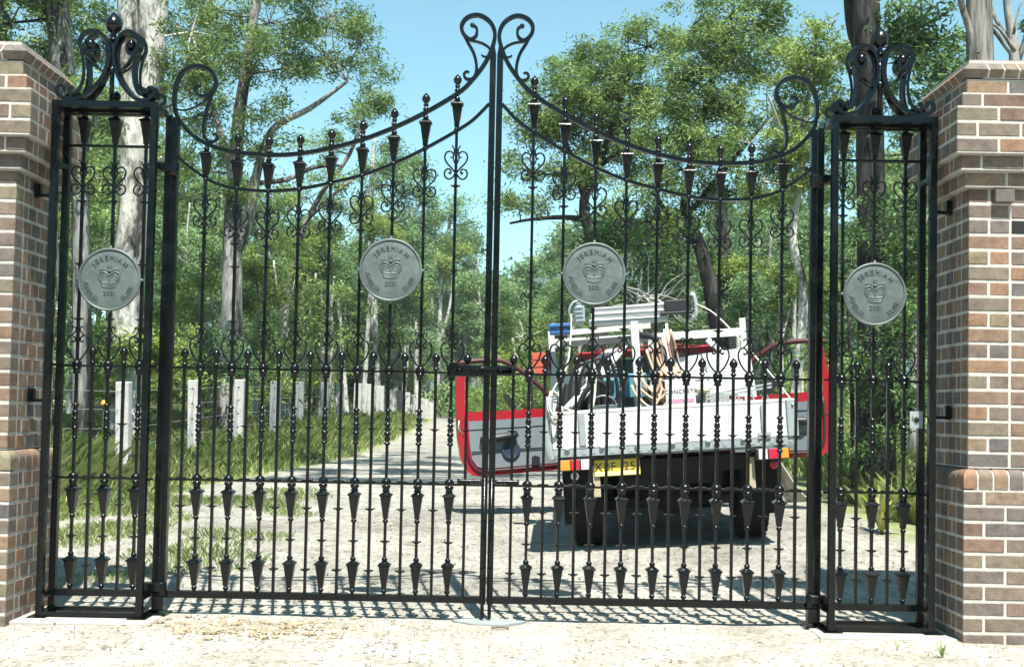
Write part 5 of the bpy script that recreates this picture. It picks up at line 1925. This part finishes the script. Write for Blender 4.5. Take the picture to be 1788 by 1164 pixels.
NL += tree('gum_tree', 'dark-trunked gum leaning behind the truck with a high crown', 21.0,
           [[(1262, 735, 36), (1258, 610, 32), (1244, 520, 28), (1222, 430, 24), (1196, 360, 18), (1220, 240, 13), (1250, 120, 9), (1280, 20, 5)], [(1222, 430, 14), (1180, 390, 11), (1150, 345, 8)], [(1205, 370, 11), (1270, 290, 9), (1330, 220, 5)]],
           [(1210, 40, 60, 36), (1290, 25, 70, 40), (1350, 50, 46, 36), (1240, 100, 54, 36), (1310, 105, 50, 34), (1180, 130, 40, 34), (1200, 190, 44, 32), (1265, 190, 50, 34), (1330, -20, 70, 30), (1190, 290, 44, 34), (1140, 320, 50, 34), (1250, 280, 44, 32), (1100, 380, 50, 40), (1180, 400, 46, 36), (1230, 150, 60, 40), (1300, 180, 60, 40), (1160, 240, 60, 44), (1230, 240, 60, 40), (1290, 330, 60, 44), (1220, 340, 50, 40), (1340, 130, 50, 44), (1270, 60, 60, 40)],
           LEAF_A, BARK_DARK, 42, per=1.55, clump=0.34)
NL += tree('gum_tree', 'bright yellow-green gum left of the right pilaster crown', 19.0,
           [[(1385, 730, 18), (1398, 600, 17), (1402, 500, 16), (1384, 410, 14), (1400, 300, 11), (1410, 180, 8), (1425, 80, 5)], [(1400, 320, 7), (1360, 240, 6), (1330, 180, 4)]],
           [(1425, 72, 46, 34), (1455, 110, 36, 40), (1395, 120, 46, 36), (1440, 180, 40, 40), (1370, 190, 50, 36), (1310, 245, 46, 30), (1390, 255, 46, 36), (1330, 310, 44, 32), (1440, 290, 30, 46), (1390, 340, 36, 34), (1420, 130, 50, 44), (1400, 210, 60, 44), (1350, 280, 60, 44), (1460, 220, 30, 60)],
           LEAF_B, BARK_PALE, 43, per=1.5, clump=0.30)
NL += tree('gum_tree', 'pair of slim white-barked gums right of the truck', 28.0,
           [[(1318, 730, 12), (1320, 600, 11), (1316, 500, 9), (1325, 420, 6)], [(1340, 730, 12), (1343, 600, 11), (1342, 480, 8), (1345, 400, 5)], [(1397, 730, 14), (1398, 620, 13), (1406, 520, 10), (1392, 420, 8)]],
           [(1310, 420, 40, 50), (1360, 440, 44, 50), (1290, 500, 36, 50), (1380, 540, 40, 60), (1330, 570, 50, 50), (1240, 560, 30, 46), (1290, 620, 50, 40), (1380, 640, 50, 40)], LEAF_C, BARK_PALE, 44, leaf=0.16, per=0.85, clump=0.40)
NL += tree('gum_tree', 'dark straight-trunked gum beyond the cab of the truck', 26.0,
           [[(1272, 735, 30), (1270, 600, 27), (1266, 480, 24), (1262, 380, 18), (1258, 300, 10)], [(1168, 735, 20), (1172, 600, 18), (1180, 480, 15), (1176, 380, 10)]],
           [(1180, 470, 50, 46), (1130, 450, 46, 50), (1235, 450, 30, 46), (1150, 560, 60, 40), (1090, 420, 40, 46), (1060, 500, 40, 40)], LEAF_D, BARK_DARK, 45, leaf=0.15, per=0.75, clump=0.40)
NL += tree('gum_tree', 'thick dark-trunked tree directly behind the right pilaster', 14.0,
           [[(1528, 850, 66), (1523, 620, 50), (1520, 300, 48), (1514, 60, 48), (1508, -90, 44), (1490, -300, 36), (1440, -480, 24)], [(1518, 120, 12), (1498, 50, 20), (1496, -80, 20)], [(1520, 110, 9), (1590, 60, 6), (1660, 20, 4)]],
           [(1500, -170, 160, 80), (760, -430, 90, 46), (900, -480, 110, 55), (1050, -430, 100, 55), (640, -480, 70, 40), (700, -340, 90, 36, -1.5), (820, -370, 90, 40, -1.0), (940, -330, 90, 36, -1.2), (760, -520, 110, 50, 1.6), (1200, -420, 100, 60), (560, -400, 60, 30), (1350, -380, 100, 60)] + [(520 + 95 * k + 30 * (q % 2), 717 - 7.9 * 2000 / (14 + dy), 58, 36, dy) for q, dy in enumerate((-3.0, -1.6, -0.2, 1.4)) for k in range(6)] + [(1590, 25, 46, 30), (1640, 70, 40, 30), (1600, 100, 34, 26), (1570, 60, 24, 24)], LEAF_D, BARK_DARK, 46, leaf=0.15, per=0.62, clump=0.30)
NL += tree('gum_tree', 'furrowed grey-trunked gum standing above the right brick pier', 13.0,
           [[(1722, 880, 60), (1716, 400, 50), (1711, 100, 46), (1708, -90, 42)], [(1706, 130, 12), (1690, 60, 12), (1672, 15, 12), (1655, -40, 9)]],
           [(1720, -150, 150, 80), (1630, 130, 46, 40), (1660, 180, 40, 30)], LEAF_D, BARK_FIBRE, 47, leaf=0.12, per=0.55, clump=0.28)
NL += tree('gum_tree', 'thin multi-branched tree at the far right above the pier', 16.0,
           [[(1790, 880, 30), (1780, 300, 26), (1772, 100, 20), (1760, 20, 14), (1752, -60, 10)], [(1772, 100, 11), (1744, 62, 8), (1728, 40, 6)], [(1774, 120, 11), (1796, 20, 9), (1800, -60, 7)], [(1768, 80, 8), (1740, 20, 6), (1735, -40, 4)]],
           [(1790, -120, 110, 60), (1800, 60, 20, 30)], LEAF_D, BARK_GREY, 48, leaf=0.12, per=0.4, clump=0.28, dead=[(1772, 90, 1700, 60, 8), (1770, 60, 1790, 0, 6)])
# dark thicket behind the right pilaster
NL += tree('dense_shrub', 'dense dark thicket behind the right pilaster', 12.8,
           [[(1560, 880, 14), (1556, 700, 11), (1548, 520, 8), (1540, 400, 5)], [(1490, 870, 10), (1488, 700, 8), (1480, 540, 5)]],
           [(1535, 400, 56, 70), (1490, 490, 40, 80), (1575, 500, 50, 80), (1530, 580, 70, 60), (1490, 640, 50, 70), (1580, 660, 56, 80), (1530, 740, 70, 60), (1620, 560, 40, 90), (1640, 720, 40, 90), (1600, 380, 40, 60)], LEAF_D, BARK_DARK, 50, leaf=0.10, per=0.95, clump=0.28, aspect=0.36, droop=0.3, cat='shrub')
NL += tree('young_gum_tree', 'bushy gum at the right above the pilaster between trunks', 18.0,
           [[(1590, 850, 14), (1600, 500, 11), (1606, 300, 8), (1612, 200, 5)]],
           [(1610, 200, 50, 46), (1650, 150, 46, 36), (1580, 270, 50, 50), (1660, 250, 50, 60), (1480, 250, 30, 60), (1560, 180, 30, 40)], LEAF_D, BARK_GREY, 51, leaf=0.13, per=0.8, clump=0.32)
saps = [(572, 430, 32), (606, 470, 36), (632, 400, 40), (688, 450, 50), (704, 520, 54), (728, 480, 60), (762, 450, 76), (804, 500, 88), (446, 500, 27), (525, 480, 30), (1296, 470, 26), (1312, 540, 24), (1366, 500, 27), (1384, 430, 25), (1425, 520, 24), (985, 520, 34), (1016, 480, 36)]
fr2 = random.Random(404)
for i, (px, py, Y) in enumerate(saps):
    j = fr2.uniform(-14, 14)
    tr = [[(px, 735, 9.5), (px + j * 0.5, 640, 8.5), (px + j, (640 + py) / 2, 7), (px + j * 1.6, py, 4)]]
    if i % 3 == 0:
        tr.append([(px + j * 0.8, 600, 6), (px + j + 16, 540, 5), (px + j + 22, 480, 3)])
    bl = [(px + j * 1.6 + fr2.uniform(-22, 22), py + fr2.uniform(-40, 30), fr2.uniform(16, 28), fr2.uniform(14, 26)) for _ in range(5)]
    side = 'in the bush left of the meeting stiles' if px < 860 else 'in the bush beyond the truck'
    NL += tree('gum_sapling', 'slender pale-stemmed gum sapling ' + side, Y, tr, bl, LEAF_C if i % 2 else LEAF_B, BARK_PALE, 300 + i, leaf=0.14 * max(1, Y / 34), per=0.7, clump=0.34 * max(1, Y / 32), group='gum saplings ' + side)
# low growth behind the truck
NL += tree('young_gum_tree', 'pale leafy gum low in the gap under the far hill', 36.0,
           [[(905, 725, 9), (900, 640, 7), (895, 590, 4)]],
           [(900, 610, 40, 40), (945, 600, 40, 34), (880, 660, 40, 40), (930, 660, 50, 40), (965, 560, 30, 30)], LEAF_B, BARK_PALE, 52, leaf=0.19, per=1.0, clump=0.46)
NL += tree('young_gum_tree', 'dark drooping wattle with bare pale twigs behind the truck load', 16.5,
           [[(1120, 760, 16), (1118, 650, 14), (1112, 560, 10), (1120, 470, 6)]],
           [(1110, 440, 40, 36), (1050, 420, 30, 30), (1150, 500, 34, 30)], LEAF_D, BARK_GREY, 53, leaf=0.13, per=0.45, clump=0.30,
           dead=None)
rq = random.Random(21)
b = MB()
tw0 = at(1118, 560, 15.5)
for i in range(46):
    a = rq.uniform(-2.6, 0.5)
    s0 = at(1120 + rq.uniform(-25, 40), 530 + rq.uniform(-20, 30), 15.5 + rq.uniform(-.6, .6))
    pts = [s0]
    dirv = Vector((math.cos(a), rq.uniform(-.4, .4), math.sin(-a) * 0.8))
    for k in range(5):
        dirv = (dirv + Vector((rq.uniform(-.4, .4), rq.uniform(-.3, .3), rq.uniform(-.5, .3)))).normalized()
        pts.append(pts[-1] + dirv * rq.uniform(0.08, 0.17))
    b.tube(catmull(pts, 2), [0.011 * (1 - 0.85 * j / 10) for j in range(11)], 4, cap=False)
b.tube(catmull([Vector((tw0.x, 15.5, hgt(tw0.x, 15.5) - 0.1)), tw0 + Vector((0.05, 0, -0.9)), tw0], 4), 0.03, 6)
tag(b.build('dead_shrub', bark_material('bleached_wood', (0.22, 0.21, 0.19), (0.36, 0.35, 0.32), (0.46, 0.45, 0.42))), 'bleached dead shrub with curling bare twigs behind the truck load', 'dead shrub')

# far forest: slim gums, each a copy of four built trees --------------------------------
def proto(seed, h, lm, bm):
    rng = np.random.default_rng(seed)
    r = random.Random(seed)
    wood = MB()
    tp = [Vector((0, 0, -0.3))]
    for k in range(1, 6):
        tp.append(Vector((r.uniform(-.25, .25) * k / 3, r.uniform(-.25, .25) * k / 3, h * k / 5)))
    tube_path(wood, tp, [0.13, 0.11, 0.09, 0.075, 0.05, 0.02], 6)
    bl = []
    for k in range(9):
        t = r.uniform(0.38, 1.0)
        p = tp[min(5, int(t * 5))]
        c = Vector((p.x + r.uniform(-1.3, 1.3), p.y + r.uniform(-1.2, 1.2), h * t))
        bl.append((tuple(c), r.uniform(0.6, 1.2), r.uniform(0.6, 1.1), r.uniform(0.5, 0.9)))
        a = Vector((p.x, p.y, max(0.5, c.z - 0.9)))
        wood.tube([a, (a + c) / 2 + Vector((0, 0, -0.1)), c], [0.035, 0.025, 0.01], 4, cap=False)
    C, Sz, T, CC = blob_leaves(bl, 0.8, 0.22, rng, 0.5)
    return wood.mesh('trunk', bm), leaf_mesh('crown', C, Sz, 0.36, T, lm, 0.5, rng)


PR = [proto(61, 7.5, LEAF_F, BARK_PALE), proto(62, 9.0, LEAF_C, BARK_GREY), proto(63, 8.2, LEAF_F, BARK_GREY), proto(64, 6.5, LEAF_A, BARK_PALE)]


def skyline(px):
    """how high in the photo the far forest reaches"""
    K = [(-200, 150), (200, 200), (420, 330), (560, 400), (640, 420), (740, 390), (830, 400), (860, 460), (900, 495), (960, 470), (1000, 410), (1080, 370), (1250, 340), (1400, 320), (1600, 240), (2000, 200)]
    for (a, ya), (b_, yb) in zip(K, K[1:]):
        if a <= px <= b_:
            return ya + (yb - ya) * (px - a) / (b_ - a)
    return 300


rq = random.Random(77)
nb = 0
for i in range(66):
    px = -120 + 2030 * (i + rq.uniform(-.4, .4)) / 66
    Y = rq.uniform(40, 58)
    if 700 < px < 830:
        Y = rq.uniform(84, 95)
    base = at(px, 715, Y)
    z = hgt(base.x, Y)
    want = (715 - skyline(px)) * Y / FPX + 1.25 - z
    k = rq.randrange(4)
    h0 = [7.5, 9.0, 8.2, 6.5][k] * 1.07
    sc = max(0.25, want / h0) * rq.uniform(0.85, 1.05)
    sx = min(max(sc, 0.6), 1.2)
    t = empty('gum_tree', (base.x, Y, z), (0, 0, rq.uniform(0, 6.28)))
    t.scale = (sx, sx, sc)
    where = 'slim gum in the far rank of forest behind the timber fence' if px < 860 else 'slim gum in the far rank of forest beyond the truck'
    tag(t, where, 'tree', G_BACK if px < 860 else 'gum trees of the forest beyond the truck')
    put('trunk', PR[k][0], t)
    put('crown', PR[k][1], t)
# mass of forest behind them
rng = np.random.default_rng(5)
bl = []
for i in range(170):
    px = rng.uniform(-300, 2100)
    Y = rng.uniform(62, 95)
    ys = skyline(px) + 25
    py = rng.uniform(ys, 700)
    if 690 < px < 850 and Y < 85:
        continue
    c = at(px, py, Y)
    bl.append((tuple(c), rng.uniform(1.6, 3.2), rng.uniform(1.2, 2.5), rng.uniform(1.2, 2.4)))
C, Sz, T, CC = blob_leaves(bl, 0.9, 0.42, rng, 1.0)
NL += len(C)
tag(put('far_forest', leaf_mesh('far_forest', C, Sz, 0.42, T, LEAF_F, 0.4, rng)), kind='stuff')

# unseen forest added behind the camera to cut sky fill and iron reflections
bl = []
for i in range(150):
    x = rng.uniform(-60, 60)
    bl.append(((x, -26 - rng.uniform(0, 14) + abs(x) * 0.25, rng.uniform(0.5, 11)), rng.uniform(2.0, 3.6), rng.uniform(1.5, 2.5), rng.uniform(1.6, 2.8)))
C, Sz, T, CC = blob_leaves(bl, 0.5, 0.9, rng, 1.6)
tag(put('unseen_forest', leaf_mesh('unseen_forest', C, Sz, 0.5, T, LEAF_A, 0.2, rng)), kind='stuff')

# scrub along the forest edge
bl = []
for i in range(120):
    px = rng.uniform(-100, 1900)
    Y = rng.uniform(33, 48) if not 540 < px < 850 else rng.uniform(66, 84)
    if 540 < px < 850 and Y < 70:
        continue
    c = at(px, 0, Y)
    z = hgt(c.x, Y)
    bl.append(((c.x, Y, z + rng.uniform(0.3, 1.3)), rng.uniform(0.7, 1.5), rng.uniform(0.6, 1.2), rng.uniform(0.5, 1.1)))
C, Sz, T, CC = blob_leaves(bl, 0.8, 0.2, rng, 0.5)
NL += len(C)
tag(put('undergrowth', leaf_mesh('undergrowth', C, Sz, 0.3, T, LEAF_A, 0.1, rng)), kind='stuff')

# grass -----------------------------------------------------------------
def grass(name, n, region, hmin, hmax, seed, width=0.012, tone0=0.1, tone1=0.9):
    rng = np.random.default_rng(seed)
    v = np.empty((n, 5, 3), dtype=np.float32)
    tone = np.empty(n)
    i = 0
    while i < n:
        x, y, k = region(rng)
        if k <= 0:
            continue
        z = hgt(x, y) - 0.01
        h = (hmin + (hmax - hmin) * rng.random() ** 1.5) * k
        a = rng.uniform(0, 6.283)
        ln = rng.uniform(0.25, 0.95) * h
        dx, dy = math.cos(a), math.sin(a)
        w_ = width * rng.uniform(0.6, 1.4) * (1 + max(0, y - 12) * 0.05)
        px_, py_ = -dy * w_, dx * w_
        v[i, 0] = (x - px_, y - py_, z)
        v[i, 1] = (x + px_, y + py_, z)
        v[i, 2] = (x + px_ * 0.7 + dx * ln * 0.35, y + py_ * 0.7 + dy * ln * 0.35, z + h * 0.6)
        v[i, 3] = (x + dx * ln, y + dy * ln, z + h * 0.95)
        v[i, 4] = (x - px_ * 0.7 + dx * ln * 0.35, y - py_ * 0.7 + dy * ln * 0.35, z + h * 0.6)
        tn = noise.noise(Vector((x * 0.8, y * 0.8, 1.0))) * 0.35
        tone[i] = 0.45 + tn + rng.normal() * 0.2
        i += 1
    me = bpy.data.meshes.new(name)
    me.vertices.add(5 * n)
    me.vertices.foreach_set('co', v.reshape(-1))
    me.loops.add(5 * n)
    me.loops.foreach_set('vertex_index', np.arange(5 * n, dtype=np.int32))
    me.polygons.add(n)
    me.polygons.foreach_set('loop_start', np.arange(0, 5 * n, 5, dtype=np.int32))
    me.polygons.foreach_set('loop_total', np.full(n, 5, dtype=np.int32))
    me.materials.append(GRASS)
    a = me.attributes.new('tone', 'FLOAT', 'FACE')
    a.data.foreach_set('value', np.clip(tone, 0, 1).astype(np.float32))
    me.update()
    me.validate()
    return tag(put(name, me), kind='stuff')


def reg_long(rng):
    y = 10.5 + 34 * rng.random() ** 1.7
    x = left_edge(y) - rng.random() ** 0.9 * (5 + y * 0.12)
    d = left_edge(y) - x
    return x, y, (0.35 + 0.65 * min(1, d / 1.0)) * (0.75 + 0.5 * noise.noise(Vector((x * 0.7, y * 0.5, 0))))


def reg_sparse(rng):
    y = 7.6 + 6 * rng.random()
    x = -1.6 - rng.random() ** 0.8 * 3.8
    k = noise.noise(Vector((x * 1.1, y * 1.1, 7))) + 0.12 * (-x - 2.6)
    return x, y, (0.5 + 0.5 * min(1, k * 2)) if k > 0.02 else 0


def reg_right(rng):
    y = 11 + 14 * rng.random() ** 1.3
    x = 3.8 + 0.12 * (y - 11) + 5 * rng.random()
    return x, y, 0.6 + 0.4 * rng.random()


def reg_far(rng):
    y = 17 + 49 * rng.random() ** 1.4
    x = max(left_edge(y) + 3.4, 3.8 - (y - 15) * 0.35) + 16 * rng.random() ** 1.3
    return x, y, 0.9


grass('grass', 150000, reg_long, 0.14, 0.58, 1, 0.0045)
grass('short_grass', 34000, reg_sparse, 0.02, 0.12, 2, 0.0028)
grass('grass_bank', 26000, reg_right, 0.15, 0.55, 3, 0.006)
grass('grass_far', 22000, reg_far, 0.2, 0.6, 4, 0.008)


def strap_plant(name, label, x, y, n, h, m, seed, w_=0.018):
    r = random.Random(seed)
    root = empty(name, (x, y, hgt(x, y)))
    tag(root, label, 'plant')
    for i in range(n):
        a = r.uniform(0, 6.28)
        hh = h * r.uniform(0.5, 1.1)
        out = hh * r.uniform(0.2, 0.8)
        dx, dy = math.cos(a), math.sin(a)
        pts = [Vector((dx * out * t, dy * out * t, hh * (1.6 * t - 0.75 * t * t))) for t in (0, .25, .5, .75, 1)]
        side = Vector((-dy, dx, 0))
        b = MB()
        vs = []
        for p, k in zip(pts, (0.7, 1, 0.9, 0.55, 0.08)):
            vs += [p - side * w_ * k, p + Vector((0, 0, -0.25 * w_)), p + side * w_ * k]
        fs = []
        for j in range(4):
            fs += [(j * 3, j * 3 + 1, j * 3 + 4, j * 3 + 3), (j * 3 + 1, j * 3 + 2, j * 3 + 5, j * 3 + 4)]
        b.add(vs, fs)
        me = b.mesh('leaf', m)
        at2 = me.attributes.new('tone', 'FLOAT', 'FACE')
        at2.data.foreach_set('value', [min(1, max(0, r.gauss(0.5, 0.3)))] * len(me.polygons))
        put('leaf', me, root)
    return root


p = at(1540, 905, 10.2)
strap_plant('strap_leaf_plant', 'yellow-green strap-leaved plant in the dirt behind the right pilaster', p.x, 10.2, 40, 0.46, FLAX, 5, 0.020)
p = at(1600, 880, 11.0)
strap_plant('strap_leaf_plant', 'darker strap-leaved plant beside the right brick pier', p.x, 11.0, 20, 0.34, FLAX, 6, 0.018)
p = at(1660, 1145, 5.98)
strap_plant('small_weed', 'little green weed sprouting at the foot of the right brick pier', p.x, 6.1, 22, 0.10, GRASS, 8, 0.004)
p = at(1572, 1125, 6.2)
strap_plant('small_weed', 'tiny wisp of weed in front of the right pilaster', p.x, 6.25, 8, 0.07, GRASS, 9, 0.0025)
p = at(181, 705, 13.0)
b = MB().lathe([(0.002, -0.03), (0.028, -0.02), (0.036, 0.0), (0.024, 0.03), (0.006, 0.045)], (p.x, 13.0, p.z), 8)
b.tube([(p.x, 13.0, hgt(p.x, 13.0)), (p.x, 13.0, p.z - 0.025)], 0.006, 4, mat=1)
tag(b.build('orange_flower', [mat('orange_petal', (0.75, 0.25, 0.03), 0.6), LEAF_D]), 'single orange flower head in the grass left of the first fence post', 'flower')
HZ = bpy.data.materials.new('thin_haze')
HZ.use_nodes = True
hn = HZ.node_tree
for q in list(hn.nodes):
    if q.type == 'BSDF_PRINCIPLED':
        hn.nodes.remove(q)
pv = hn.nodes.new('ShaderNodeVolumePrincipled')
pv.inputs['Color'].default_value = (0.86, 0.94, 0.96, 1)
pv.inputs['Density'].default_value = HAZE
hn.links.new(pv.outputs['Volume'], [q for q in hn.nodes if q.type == 'OUTPUT_MATERIAL'][0].inputs['Volume'])
tag(MB().box((0, 320, 43), (900, 780, 106)).build('haze', HZ), kind='stuff')
print('leaves', NL, len(C))
